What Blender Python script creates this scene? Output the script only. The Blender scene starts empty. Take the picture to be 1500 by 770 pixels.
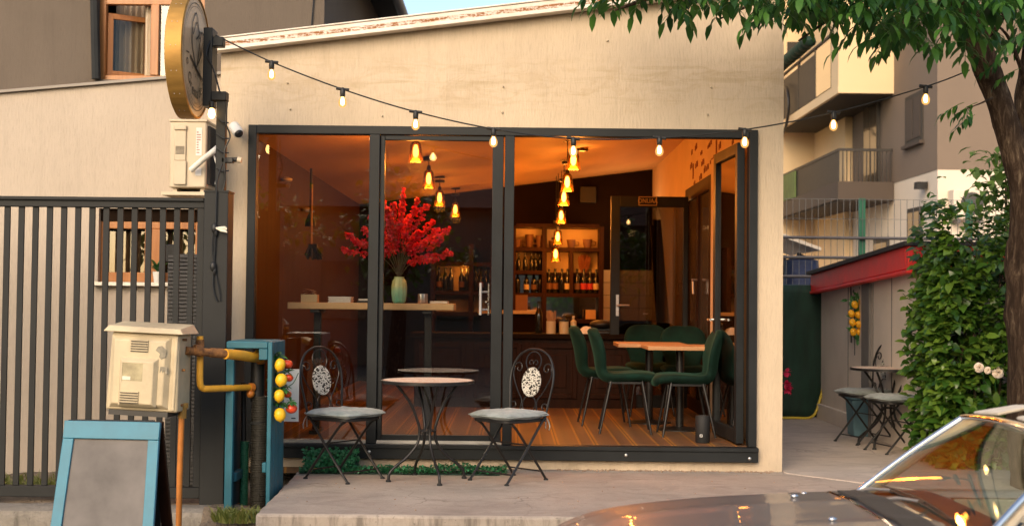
import bpy, bmesh, math, random
from math import sin, cos, pi, radians, sqrt
from mathutils import Vector, Matrix, Euler, noise as mnoise
random.seed(7)
SC = bpy.context.scene
COL = SC.collection
# ------------------------------------------------------------------ camera
F_PX, CAM_Z = 1900.0, 1.28
PITCH, ROLL = math.atan(57 / 1900.0), radians(0.6)
CAMR = Matrix.Rotation(pi / 2 + PITCH, 3, 'X') @ Matrix.Rotation(ROLL, 3, 'Z')
cd = bpy.data.cameras.new('camera')
cam = bpy.data.objects.new('camera', cd); COL.objects.link(cam)
cam.location = (0, 0, CAM_Z); cam.rotation_euler = CAMR.to_euler()
cd.sensor_width = 36; cd.lens = F_PX / 1500 * 36
cd.clip_start = 0.05; cd.clip_end = 2000
cd.dof.use_dof = True; cd.dof.focus_distance = 9.3; cd.dof.aperture_fstop = 3.0
SC.camera = cam

def P(px, py, Y):
    """world point seen at photo pixel (px,py) at depth Y (used to measure the place)"""
    d = CAMR @ Vector(((px - 750) / F_PX, -(py - 385) / F_PX, -1))
    return Vector((0, 0, CAM_Z)) + d * (Y / d.y)

# ------------------------------------------------------------------ object helpers
def tag(o, label=None, cat=None, group=None, kind=None):
    if label: o['label'] = label
    if cat: o['category'] = cat
    if group: o['group'] = group
    if kind: o['kind'] = kind
    return o

def thing(name, label, cat, loc=(0, 0, 0), group=None, kind=None):
    o = bpy.data.objects.new(name, None); COL.objects.link(o)
    o.location = loc; o.empty_display_size = .2
    return tag(o, label, cat, group, kind)

def copy_tree(o, parent=None):
    c = o.copy(); COL.objects.link(c); c.parent = parent
    for ch in o.children: copy_tree(ch, c)
    return c

class MB:
    def __init__(s): s.v = []; s.f = []
    def add(s, vs, fs):
        b = len(s.v); s.v += [tuple(v) for v in vs]; s.f += [tuple(i + b for i in f) for f in fs]; return s
    def box(s, x0, x1, y0, y1, z0, z1, M=None):
        vs = [Vector(p) for p in ((x0,y0,z0),(x1,y0,z0),(x1,y1,z0),(x0,y1,z0),(x0,y0,z1),(x1,y0,z1),(x1,y1,z1),(x0,y1,z1))]
        if M is not None: vs = [M @ v for v in vs]
        return s.add(vs, [(0,3,2,1),(4,5,6,7),(0,1,5,4),(1,2,6,5),(2,3,7,6),(3,0,4,7)])
    def bar(s, a, b, w, h=None, up=(0,0,1)):
        a, b = Vector(a), Vector(b); h = h or w
        z = (b - a); L = z.length; z.normalize(); x = z.cross(Vector(up))
        if x.length < 1e-4: x = z.cross(Vector((0,1,0)))
        x.normalize(); y = z.cross(x)
        M = Matrix((x, y, z)).transposed().to_4x4(); M.translation = a
        return s.box(-w/2, w/2, -h/2, h/2, 0, L, M)
    def tube(s, pts, r, seg=8, closed=False, caps=True):
        pts = [Vector(p) for p in pts]; n = len(pts)
        rr = r if isinstance(r, (list, tuple)) else [r] * n
        vs, fs = [], []; prev = None
        for i, p in enumerate(pts):
            if closed: t = pts[(i+1) % n] - pts[i-1]
            else: t = pts[min(i+1, n-1)] - pts[max(i-1, 0)]
            if t.length < 1e-9: t = Vector((0,0,1))
            t.normalize()
            if prev is None:
                u = t.cross(Vector((0,0,1)));
                if u.length < .05: u = t.cross(Vector((1,0,0)))
            else: u = prev - t * prev.dot(t)
            u.normalize(); prev = u; w = t.cross(u)
            for k in range(seg):
                a = 2*pi*k/seg; vs.append(p + (u*cos(a) + w*sin(a)) * rr[i])
        for i in range(n if closed else n-1):
            for k in range(seg):
                a = i*seg+k; b = i*seg+(k+1) % seg; j = ((i+1) % n)*seg
                fs.append((a, b, j+(k+1) % seg, j+k))
        if caps and not closed:
            fs.append(tuple(range(seg))[::-1]); fs.append(tuple((n-1)*seg+k for k in range(seg)))
        return s.add(vs, fs)
    def lathe(s, prof, c=(0,0,0), seg=24, M=None, ribs=0, ribd=0, caps=True):
        vs, fs = [], []
        for r, z in prof:
            for k in range(seg):
                a = 2*pi*k/seg; q = r*(1 + ribd*cos(ribs*a)) if ribs else r
                v = Vector((q*cos(a), q*sin(a), z))
                if M is not None: v = M @ v
                vs.append(v + Vector(c))
        for i in range(len(prof)-1):
            for k in range(seg):
                k2 = (k+1) % seg
                fs.append((i*seg+k, i*seg+k2, (i+1)*seg+k2, (i+1)*seg+k))
        if caps and prof[0][0] > 1e-5: fs.append(tuple(range(seg))[::-1])
        if caps and prof[-1][0] > 1e-5: fs.append(tuple((len(prof)-1)*seg+k for k in range(seg)))
        return s.add(vs, fs)
    def ell(s, c, r, seg=14, rings=9, M=None):
        if not isinstance(r, (tuple, list)): r = (r, r, r)
        c = Vector(c); vs = [Vector((0,0,r[2]))]; fs = []
        for i in range(1, rings):
            t = pi*i/rings
            for k in range(seg):
                a = 2*pi*k/seg; vs.append(Vector((r[0]*sin(t)*cos(a), r[1]*sin(t)*sin(a), r[2]*cos(t))))
        vs.append(Vector((0,0,-r[2])))
        for k in range(seg): fs.append((0, 1+k, 1+(k+1) % seg))
        for i in range(rings-2):
            for k in range(seg):
                a = 1+i*seg; fs.append((a+k, a+seg+k, a+seg+(k+1) % seg, a+(k+1) % seg))
        a = 1+(rings-2)*seg
        for k in range(seg): fs.append((a+k, len(vs)-1, a+(k+1) % seg))
        return s.add([c + (M @ v if M is not None else v) for v in vs], fs)
    def prism(s, poly, ax, a0, a1):
        """poly: 2-D points in the plane across axis ax ('x','y','z'), extruded a0..a1"""
        def mk(p, a):
            return (a, p[0], p[1]) if ax == 'x' else (p[0], a, p[1]) if ax == 'y' else (p[0], p[1], a)
        n = len(poly)
        vs = [mk(p, a0) for p in poly] + [mk(p, a1) for p in poly]
        fs = [tuple(range(n)), tuple(range(2*n-1, n-1, -1))] + [(i, i+n, (i+1) % n+n, (i+1) % n) for i in range(n)]
        return s.add(vs, fs)
    def grid(s, fn, nu, nv, flip=False):
        vs = [fn(i/nu, j/nv) for j in range(nv+1) for i in range(nu+1)]
        fs = []
        for j in range(nv):
            for i in range(nu):
                a = j*(nu+1)+i; q = (a, a+1, a+nu+2, a+nu+1); fs.append(q[::-1] if flip else q)
        return s.add(vs, fs)
    def leaf(s, p, d, up, L, W, fold=.25, droop=.25):
        p, d = Vector(p), Vector(d).normalized(); side = d.cross(Vector(up))
        if side.length < .01: side = d.cross(Vector((1, .2, 0)))
        side.normalize(); n = side.cross(d)
        sp = [p, p + d*L*.33 + n*L*.03, p + d*L*.68 - n*L*droop*.25, p + d*L - n*L*droop]
        a, b = W*.5, W*.42
        l1 = sp[1]+side*a+n*a*fold; l2 = sp[2]+side*b+n*b*fold; r1 = sp[1]-side*a+n*a*fold; r2 = sp[2]-side*b+n*b*fold
        return s.add(sp+[l1, l2, r1, r2], [(0,4,1),(0,1,6),(1,4,5,2),(1,2,7,6),(2,5,3),(2,3,7)])
    def mesh(s, name, normals=True, angle=38):
        me = bpy.data.meshes.new(name); me.from_pydata(s.v, [], s.f)
        if normals:
            bm = bmesh.new(); bm.from_mesh(me); bmesh.ops.recalc_face_normals(bm, faces=bm.faces); bm.to_mesh(me); bm.free()
        me.polygons.foreach_set('use_smooth', [True]*len(me.polygons))
        me.set_sharp_from_angle(angle=radians(angle)); me.update()
        return me
    def build(s, name, mat, parent=None, bevel=0, normals=True, angle=38, sub=0, label=None):
        o = bpy.data.objects.new(name, s.mesh(name, normals, angle)); COL.objects.link(o)
        o.data.materials.append(mat)
        if parent is not None:
            o.parent = parent
            if parent.type == 'EMPTY': o.location = -parent.location
        if bevel:
            m = o.modifiers.new('bevel', 'BEVEL'); m.width = bevel; m.segments = 2; m.limit_method = 'ANGLE'; m.angle_limit = radians(35)
        if sub:
            m = o.modifiers.new('sub', 'SUBSURF'); m.levels = sub; m.render_levels = sub
        if label: o['label'] = label
        return o

def struct(name, mb, mat, **k):
    o = mb.build(name, mat, None, **k); o['kind'] = 'structure'; return o

def bez(pts, n=8):
    """Catmull-Rom through points"""
    pts = [Vector(p) for p in pts]; out = []
    for i in range(len(pts)-1):
        p0 = pts[max(i-1, 0)]; p1 = pts[i]; p2 = pts[i+1]; p3 = pts[min(i+2, len(pts)-1)]
        for k in range(n):
            t = k/n
            out.append(.5*((2*p1)+(-p0+p2)*t+(2*p0-5*p1+4*p2-p3)*t*t+(-p0+3*p1-3*p2+p3)*t**3))
    return out+[pts[-1]]

def text_geo(body, size=1.0, extrude=0.0, center=True):
    cu = bpy.data.curves.new('text', 'FONT'); cu.body = body; cu.size = size; cu.extrude = extrude
    cu.resolution_u = 3
    if center: cu.align_x = 'CENTER'; cu.align_y = 'CENTER'
    o = bpy.data.objects.new('text', cu); COL.objects.link(o)
    dg = bpy.context.evaluated_depsgraph_get(); dg.update()
    me = bpy.data.meshes.new_from_object(o.evaluated_get(dg))
    vs = [v.co.copy() for v in me.vertices]; fs = [tuple(p.vertices) for p in me.polygons]
    bpy.data.objects.remove(o); bpy.data.curves.remove(cu); bpy.data.meshes.remove(me)
    return vs, fs

# ------------------------------------------------------------------ materials
class NT:
    def __init__(s, name):
        s.m = bpy.data.materials.new(name); s.m.use_nodes = True; s.t = s.m.node_tree; s.t.nodes.clear()
        s.out = s.n('ShaderNodeOutputMaterial')
    def n(s, t, **k):
        nd = s.t.nodes.new(t)
        for a, b in k.items(): setattr(nd, a, b)
        return nd
    def l(s, a, b): s.t.links.new(a, b)
    def val(s, sock, v):
        if isinstance(v, (int, float, tuple, list)): sock.default_value = v
        else: s.l(v, sock)
    def math(s, op, a, b=0.0, c=None, clamp=False):
        nd = s.n('ShaderNodeMath', operation=op, use_clamp=clamp)
        s.val(nd.inputs[0], a); s.val(nd.inputs[1], b)
        if c is not None: s.val(nd.inputs[2], c)
        return nd.outputs[0]
    def coord(s, scale=(1, 1, 1), kind='Object', rot=(0, 0, 0)):
        tc = s.n('ShaderNodeTexCoord'); mp = s.n('ShaderNodeMapping')
        mp.inputs['Scale'].default_value = scale; mp.inputs['Rotation'].default_value = rot
        s.l(tc.outputs[kind], mp.inputs['Vector']); return mp.outputs[0]
    def noise(s, vec, scale, detail=5, rough=.6, dist=0):
        nd = s.n('ShaderNodeTexNoise'); nd.inputs['Scale'].default_value = scale; nd.inputs['Detail'].default_value = detail
        nd.inputs['Roughness'].default_value = rough; nd.inputs['Distortion'].default_value = dist
        s.l(vec, nd.inputs['Vector']); return nd.outputs['Fac']
    def ramp(s, fac, stops, interp='LINEAR'):
        r = s.n('ShaderNodeValToRGB'); r.color_ramp.interpolation = interp; e = r.color_ramp.elements
        while len(e) < len(stops): e.new(.5)
        for i, (p, c) in enumerate(stops):
            e[i].position = p; e[i].color = c if len(c) == 4 else (*c, 1)
        s.l(fac, r.inputs[0]); return r.outputs[0]
    def mix(s, f, a, b):
        nd = s.n('ShaderNodeMix', data_type='RGBA'); s.val(nd.inputs[0], f)
        for i, c in ((6, a), (7, b)):
            if isinstance(c, (tuple, list)): nd.inputs[i].default_value = c if len(c) == 4 else (*c, 1)
            else: s.l(c, nd.inputs[i])
        return nd.outputs[2]
    def bump(s, h, strength=.3, dist=.01, prev=None):
        b = s.n('ShaderNodeBump'); b.inputs['Strength'].default_value = strength; b.inputs['Distance'].default_value = dist
        s.l(h, b.inputs['Height'])
        if prev is not None: s.l(prev, b.inputs['Normal'])
        return b.outputs[0]
    def bsdf(s, color, rough=.6, metal=0, normal=None, coat=0, spec=.5, **k):
        b = s.n('ShaderNodeBsdfPrincipled'); i = b.inputs
        if isinstance(color, (tuple, list)): i['Base Color'].default_value = (*color[:3], 1)
        else: s.l(color, i['Base Color'])
        s.val(i['Roughness'], rough); s.val(i['Metallic'], metal)
        i['Coat Weight'].default_value = coat; i['Coat Roughness'].default_value = .03
        i['Specular IOR Level'].default_value = spec
        if normal is not None: s.l(normal, i['Normal'])
        for a, v in k.items(): s.val(i[a.replace('_', ' ')], v)
        return b
    def end(s, sh): s.l(sh.outputs[0] if hasattr(sh, 'outputs') else sh, s.out.inputs['Surface']); return s.m

def sc3(c, k): return tuple(min(1, x*k) for x in c)
def mat(name, c, rough=.6, metal=0, var=.12, vs=6, bump=0, bs=60, bd=.004, coat=0, stretch=(1, 1, 1), c2=None, spec=.5, rv=.08):
    t = NT(name); v = t.coord(stretch)
    f = t.noise(v, vs, 6)
    f2 = t.ramp(f, [(.3, (0, 0, 0)), (.7, (1, 1, 1))])
    col = t.mix(f2, sc3(c, 1-var), c2 or sc3(c, 1+var))
    nrm = None
    if bump: nrm = t.bump(t.noise(v, bs, 4), bump, bd)
    r = t.math('ADD', t.math('MULTIPLY', f, rv*2), rough-rv)
    return t.end(t.bsdf(col, r, metal, nrm, coat, spec))
# ------------------------------------------------------------------ material library
def stucco(name, c, stain=True, streak=.3):
    t = NT(name); v = t.coord(); vs = t.coord((1, 1, .16))
    n1 = t.noise(v, 1.3, 6); big = t.ramp(n1, [(.3, (0, 0, 0)), (.75, (1, 1, 1))])
    col = t.mix(big, sc3(c, .9), sc3(c, 1.06))
    fine = t.noise(vs, 70, 4)
    col = t.mix(t.math('MULTIPLY', t.ramp(fine, [(.5, (0, 0, 0)), (.72, (1, 1, 1))]), streak), col, sc3(c, .62))
    if stain:
        sx = t.n('ShaderNodeSeparateXYZ'); t.l(v, sx.inputs[0])
        top = t.math('MULTIPLY', t.math('SUBTRACT', t.math('SUBTRACT', sx.outputs['Z'], t.math('MULTIPLY', sx.outputs['X'], .1265)), 3.15), 3.2, clamp=True)
        col = t.mix(t.math('MULTIPLY', t.math('MULTIPLY', top, t.ramp(t.noise(t.coord((5, 1, .5)), 2.4, 6, .7), [(.42, (0, 0, 0)), (.68, (1, 1, 1))])), .26), col, (.32, .24, .14))
        hz = t.noise(t.coord((.9, 1, 7)), 2.1, 5, .6, .6)
        band = t.ramp(sx.outputs['Z'], [(0, (0, 0, 0)), (1, (0, 0, 0))])
        # faded traces of removed lettering, between 2.78 and 3.15 m
        up = t.math('SMOOTH_MIN', t.math('MULTIPLY', t.math('SUBTRACT', sx.outputs['Z'], 2.72), 7, clamp=True),
                    t.math('MULTIPLY', t.math('SUBTRACT', 3.22, sx.outputs['Z']), 7, clamp=True), .1)
        m = t.math('MULTIPLY', t.ramp(hz, [(.5, (0, 0, 0)), (.68, (1, 1, 1))]), up)
        blot = t.ramp(t.noise(t.coord((1.6, 1, 2.6)), 2.2, 5, .6, 1.5), [(.50, (0, 0, 0)), (.60, (1, 1, 1)), (.72, (.25, .25, .25))])
        m2 = t.math('MULTIPLY', blot, up)
        col = t.mix(t.math('MULTIPLY', m, .46), col, (.36, .26, .13))
        col = t.mix(t.math('MULTIPLY', m2, .30), col, (.42, .30, .17))
        low = t.math('MULTIPLY', t.math('SUBTRACT', .35, sx.outputs['Z']), 2.6, clamp=True)
        col = t.mix(t.math('MULTIPLY', t.math('MULTIPLY', low, t.ramp(t.noise(v, 5, 6), [(.35, (0, 0, 0)), (.7, (1, 1, 1))])), .5), col, (.27, .21, .15))
    drip = t.noise(t.coord((3.2, 3.2, .22)), 3.0, 6, .65, .3)
    col = t.mix(t.math('MULTIPLY', t.ramp(drip, [(.52, (0, 0, 0)), (.70, (1, 1, 1))]), .22), col, sc3(c, .62))
    patch = t.noise(v, .55, 3); col = t.mix(t.math('MULTIPLY', t.ramp(patch, [(.44, (0, 0, 0)), (.50, (1, 1, 1))]), .12), col, tuple(min(1, x*1.25) for x in c))
    b1 = t.bump(fine, .55, .012); b2 = t.bump(t.noise(v, 160, 3), .25, .004, b1)
    return t.end(t.bsdf(col, .88, 0, b2, spec=.25))

def concrete(name, c, crack=True, dark=.45, bs=1.0):
    t = NT(name); v = t.coord()
    n = t.noise(v, 1.1, 8, .62); col = t.mix(t.ramp(n, [(.3, (0, 0, 0)), (.72, (1, 1, 1))]), sc3(c, .78), sc3(c, 1.12))
    st2 = t.noise(t.coord((1, 1.6, 1)), 2.2, 8, .72, 1.0); col = t.mix(t.math('MULTIPLY', t.ramp(st2, [(.50, (0, 0, 0)), (.60, (1, 1, 1))]), .42), col, sc3(c, .62)); st3 = t.noise(v, 1.7, 4, .5, 2.0); col = t.mix(t.math('MULTIPLY', t.ramp(st3, [(.58, (0, 0, 0)), (.66, (1, 1, 1))]), .22), col, sc3(c, 1.3))
    spot = t.noise(v, 38, 2); col = t.mix(t.math('MULTIPLY', t.ramp(spot, [(.69, (0, 0, 0)), (.72, (1, 1, 1))]), .55), col, sc3(c, .3))
    sp = t.noise(t.coord((1, 2.5, 1)), 5, 7, .7, .8); col = t.mix(t.math('MULTIPLY', t.ramp(sp, [(.52, (0, 0, 0)), (.75, (1, 1, 1))]), dark), col, sc3(c, .45))
    gg = t.n('ShaderNodeNewGeometry'); sn = t.n('ShaderNodeSeparateXYZ'); t.l(gg.outputs['True Normal'], sn.inputs[0])
    face = t.math('SUBTRACT', 1.0, t.math('ABSOLUTE', sn.outputs['Z']), clamp=True); run = t.noise(t.coord((9, 9, 1.2)), 1.6, 6, .7)
    col = t.mix(t.math('MULTIPLY', t.math('MULTIPLY', face, t.ramp(run, [(.47, (0, 0, 0)), (.62, (1, 1, 1))])), .7), col, sc3(c, .28))
    fine = t.noise(v, 90, 4); col = t.mix(t.math('MULTIPLY', t.ramp(fine, [(.55, (0, 0, 0)), (.75, (1, 1, 1))]), .32), col, sc3(c, .5))
    b = t.bump(t.noise(v, 22, 6, .65), .35*bs, .02)
    if crack:
        vo = t.n('ShaderNodeTexVoronoi', feature='DISTANCE_TO_EDGE'); vo.inputs['Scale'].default_value = .9
        dv = t.n('ShaderNodeVectorMath', operation='ADD'); nz = t.n('ShaderNodeTexNoise'); nz.inputs['Scale'].default_value = 4
        t.l(v, nz.inputs['Vector']); t.l(v, dv.inputs[0]); mm = t.n('ShaderNodeVectorMath', operation='SCALE'); mm.inputs['Scale'].default_value = .35
        t.l(nz.outputs['Color'], mm.inputs[0]); t.l(mm.outputs[0], dv.inputs[1]); t.l(dv.outputs[0], vo.inputs['Vector'])
        cr = t.ramp(vo.outputs['Distance'], [(0, (1, 1, 1)), (.008, (0, 0, 0))])
        col = t.mix(t.math('MULTIPLY', t.math('MULTIPLY', cr, t.ramp(n, [(.44, (0, 0, 0)), (.6, (1, 1, 1))])), .6), col, sc3(c, .32))
    return t.end(t.bsdf(col, .82, 0, t.bump(fine, .3, .004, b), spec=.3))

def leafmat(name, a, b, c, trans=.35, rough=.42, coat=0):
    t = NT(name); g = t.n('ShaderNodeNewGeometry')
    col = t.ramp(g.outputs['Random Per Island'], [(0, a), (.45, b), (.8, c), (1, sc3(c, 1.35))])
    nz = t.noise(t.coord(), 1.6, 3); col = t.mix(t.ramp(nz, [(.35, (0, 0, 0)), (.7, (.55, .55, .55))]), col, b)
    p = t.bsdf(col, rough, spec=.5, coat=coat)
    tr = t.n('ShaderNodeBsdfTranslucent'); t.l(col, tr.inputs[0])
    mx = t.n('ShaderNodeMixShader'); mx.inputs[0].default_value = trans
    t.l(p.outputs[0], mx.inputs[1]); t.l(tr.outputs[0], mx.inputs[2])
    return t.end(mx)

def glass(name, tint=(.93, .95, .94), boost=1.6, rough=0.0, ior=1.5):
    t = NT(name); tr = t.n('ShaderNodeBsdfTransparent'); tr.inputs[0].default_value = (*tint, 1)
    gl = t.n('ShaderNodeBsdfGlossy'); gl.inputs['Roughness'].default_value = rough
    g = t.n('ShaderNodeNewGeometry'); dt = t.n('ShaderNodeVectorMath', operation='DOT_PRODUCT'); t.l(g.outputs['Normal'], dt.inputs[0]); t.l(g.outputs['Incoming'], dt.inputs[1])
    c5 = t.math('POWER', t.math('SUBTRACT', 1.0, t.math('ABSOLUTE', dt.outputs['Value']), clamp=True), 5.0)
    f = t.math('MULTIPLY', t.math('ADD', .043, t.math('MULTIPLY', c5, .957)), boost, clamp=True)
    mx = t.n('ShaderNodeMixShader'); t.l(f, mx.inputs[0]); t.l(tr.outputs[0], mx.inputs[1]); t.l(gl.outputs[0], mx.inputs[2])
    return t.end(mx)

def emit(name, c, s):
    t = NT(name); e = t.n('ShaderNodeEmission'); e.inputs[0].default_value = (*c, 1); e.inputs[1].default_value = s
    return t.end(e)

def wood(name, a, b, axis=0, scale=5, rough=.5, coat=0, spec=.4):
    st = [14, 14, 14]; st[axis] = 1.2
    t = NT(name); v = t.coord(tuple(st)); n = t.noise(v, scale*.25, 6, .6, .8)
    col = t.ramp(n, [(.28, a), (.5, tuple((x+y)/2 for x, y in zip(a, b))), (.72, b)])
    return t.end(t.bsdf(col, rough, 0, t.bump(n, .15, .003), coat, spec))

M = {}
M['stucco'] = stucco('cream_plaster', (.60, .485, .350))
M['stucco_plain'] = stucco('cream_plaster_plain', (.50, .42, .335), False)
M['plaster_shade'] = stucco('beige_plaster', (.46, .40, .34), False, .12)
M['grey_plaster'] = stucco('grey_plaster', (.140, .112, .088), False, .15)
M['anthracite'] = mat('anthracite_metal', (.015, .017, .018), .45, .0, .25, 3, .05, 200, .001, spec=.22)
M['gate_metal'] = mat('gate_metal', (.021, .022, .022), .55, .0, .2, 3, .06, 200, .001, spec=.22)
M['alu'] = mat('aluminium', (.55, .54, .52), .35, .9, .1, 5)
M['chrome'] = mat('chrome', (.80, .79, .77), .07, 1, .02, 5, rv=.02)
M['black_iron'] = mat('black_iron', (.016, .015, .015), .38, .2, .3, 20, .1, 150, .001)
M['black_plastic'] = mat('black_plastic', (.012, .012, .012), .5)
M['rubber'] = mat('rubber', (.015, .015, .015), .8)
M['concrete'] = concrete('pavement_concrete', (.435, .37, .31))
M['alley_concrete'] = concrete('alley_concrete', (.54, .455, .385))
M['coping'] = mat('grey_coping', (.20, .18, .16), .5, .3)
M['concrete_curb'] = concrete('curb_concrete', (.30, .27, .23), False, .8, 2)
M['asphalt'] = mat('asphalt', (.055, .052, .05), .85, 0, .25, 2, .5, 120, .01)
M['dirt'] = mat('dirt', (.20, .155, .11), .95, 0, .4, 7, .9, 30, .03)
M['earth'] = mat('earth', (.14, .12, .09), .95, 0, .3, .3)
M['teal'] = mat('teal_paint', (.017, .125, .17), .5, 0, .18, 5, .12, 60, .002)
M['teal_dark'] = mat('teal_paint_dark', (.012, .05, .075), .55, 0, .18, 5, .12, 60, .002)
M['sky_blue'] = mat('sign_blue_paint', (.045, .205, .295), .5, 0, .18, 5, .12, 60, .002)
M['meter'] = mat('meter_cream', (.52, .43, .28), .5, 0, .22, 4, .04, 100, .001)
M['meter_dirt'] = mat('worn_grey_patch', (.26, .23, .17), .7, 0, .3, 30)
M['meter_window'] = mat('meter_window', (.42, .36, .22), .15, 0, .3, 12, coat=.6)
M['yellow_pipe'] = mat('yellow_pipe_paint', (.72, .36, .03), .45, 0, .15, 8)
M['orange_pipe'] = mat('orange_pipe_paint', (.50, .17, .025), .5, 0, .2, 8)
M['rust'] = mat('rusty_steel', (.13, .055, .025), .85, 0, .5, 25, .5, 60, .004, c2=(.38, .17, .05))
M['hose_green'] = mat('green_hose', (.02, .12, .065), .5)
M['hose_black'] = mat('black_hose', (.025, .023, .017), .55, 0, .3, 10)
M['hose_yellow'] = mat('yellow_hose', (.62, .48, .05), .45)
M['board'] = mat('chalkboard_grey', (.175, .16, .15), .85, 0, .30, 3, .05, 80, .001)
M['white'] = mat('white_paint', (.78, .76, .70), .5, 0, .05, 5)
M['ac_white'] = mat('aged_white_plastic', (.56, .47, .34), .5, 0, .08, 4)
M['ac_dark'] = mat('dark_grille', (.05, .046, .04), .6)
M['brass'] = mat('brushed_brass', (.40, .225, .055), .55, .55, .25, 4, .1, 300, .001, stretch=(1, 6, 1))
M['sign_face'] = mat('smoked_brass_face', (.46, .35, .23), .4, .1, .12, 3, coat=.1)
M['black_text'] = mat('black_lettering', (.012, .01, .009), .5)
M['white_text'] = mat('white_lettering', (.8, .79, .76), .6)
M['gold_text'] = mat('gold_lettering', (.55, .36, .10), .4, .4)
M['curtain'] = mat('grey_curtain', (.42, .34, .26), .9, 0, .1, 4)
M['curtain_white'] = mat('white_curtain', (.80, .72, .60), .9, 0, .08, 4)
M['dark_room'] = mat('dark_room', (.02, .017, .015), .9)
M['glass'] = glass('pane_glass', (.85, .85, .83), 2.7)
M['glass_dark'] = glass('tinted_glass', (.35, .34, .32), 2.2)
M['glass_mirror'] = glass('sunset_glass', (.60, .56, .50), 2.6)
M['glass_win'] = glass('car_glass', (.72, .82, .82), 1.25)
M['bottle'] = mat('dark_bottle_glass', (.012, .012, .008), .12, 0, .2, 5, coat=.5)
M['frame_wood'] = wood('window_wood', (.30, .11, .03), (.46, .19, .055), 2, 5, .45, .2)
M['dark_wood'] = wood('dark_wood', (.016, .006, .003), (.034, .012, .005), 2, 6, .5, 0, .1)
M['panel_wood'] = wood('brown_panel', (.060, .023, .007), (.085, .034, .011), 2, 3, .6, 0, .08)
M['dark_brown'] = mat('dark_brown_wall', (.013, .007, .004), .85, 0, .15, 3, spec=.06)
M['plank'] = wood('light_plank', (.62, .36, .16), (.84, .56, .29), 0, 5, .55)
M['table_wood'] = wood('table_wood', (.40, .19, .08), (.58, .31, .14), 0, 5, .45)
M['ceiling'] = mat('ceiling_board', (.66, .42, .22), .7, 0, .14, 1.2, .1, 3, .05, stretch=(1, .25, 1))
M['plaster_in'] = mat('interior_plaster', (.62, .46, .30), .8, 0, .07, 3, .12, 50, .003)
M['tile_cream'] = mat('cream_tile', (.62, .50, .33), .3, 0, .05, 3)
M['velvet'] = None
M['cushion'] = None
M['amber'] = None

def m_velvet():
    t = NT('green_velvet'); v = t.coord(); n = t.noise(v, 7, 5, .6, .4)
    col = t.ramp(n, [(.3, (.001, .009, .006)), (.7, (.003, .024, .015))])
    return t.end(t.bsdf(col, .85, 0, t.bump(t.noise(v, 300, 2), .1, .001), spec=.2, Sheen_Weight=.10, Sheen_Roughness=.4, Sheen_Tint=(.25, .75, .55, 1)))
M['velvet'] = m_velvet()
def m_cushion(name, a, b):
    t = NT(name); v = t.coord(); n = t.noise(v, 14, 5, .6, .2); w = t.noise(v, 260, 2)
    col = t.ramp(n, [(.3, a), (.7, b)])
    return t.end(t.bsdf(col, .95, 0, t.bump(w, .35, .002, t.bump(n, .5, .01)), spec=.1, Sheen_Weight=.3))
M['cushion'] = m_cushion('blue_grey_fabric', (.17, .21, .215), (.34, .38, .37))
M['cushion_teal'] = m_cushion('teal_grey_fabric', (.15, .24, .26), (.26, .37, .38))
M['seatcover'] = m_cushion('cream_leather', (.50, .42, .30), (.60, .52, .40))
def m_amber():
    t = NT('amber_glass'); tr = t.n('ShaderNodeBsdfTransparent'); tr.inputs[0].default_value = (1, .80, .50, 1)
    gl = t.n('ShaderNodeBsdfGlossy'); gl.inputs['Roughness'].default_value = .05; gl.inputs[0].default_value = (1, .75, .4, 1)
    tl = t.n('ShaderNodeBsdfTranslucent'); tl.inputs[0].default_value = (.95, .45, .10, 1)
    m1 = t.n('ShaderNodeMixShader'); m1.inputs[0].default_value = .035; t.l(tr.outputs[0], m1.inputs[1]); t.l(tl.outputs[0], m1.inputs[2])
    fr = t.n('ShaderNodeFresnel'); m2 = t.n('ShaderNodeMixShader'); t.l(fr.outputs[0], m2.inputs[0]); t.l(m1.outputs[0], m2.inputs[1]); t.l(gl.outputs[0], m2.inputs[2])
    return t.end(m2)
M['amber'] = m_amber()
M['filament'] = emit('glowing_filament', (1, .50, .14), 34)
M['bulb_glow'] = emit('glowing_bulb', (1, .55, .17), 9)
M['bulb_core'] = emit('glowing_bulb_core', (1, .70, .34), 26)
def m_bulbglass():
    t = NT('bulb_glass'); tr = t.n('ShaderNodeBsdfTransparent'); tr.inputs[0].default_value = (1, .86, .62, 1)
    e = t.n('ShaderNodeEmission'); e.inputs[0].default_value = (1, .50, .15, 1); e.inputs[1].default_value = .9
    m = t.n('ShaderNodeMixShader'); m.inputs[0].default_value = .55; t.l(tr.outputs[0], m.inputs[1]); t.l(e.outputs[0], m.inputs[2])
    return t.end(m)
M['bulb_glass'] = m_bulbglass()

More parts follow.
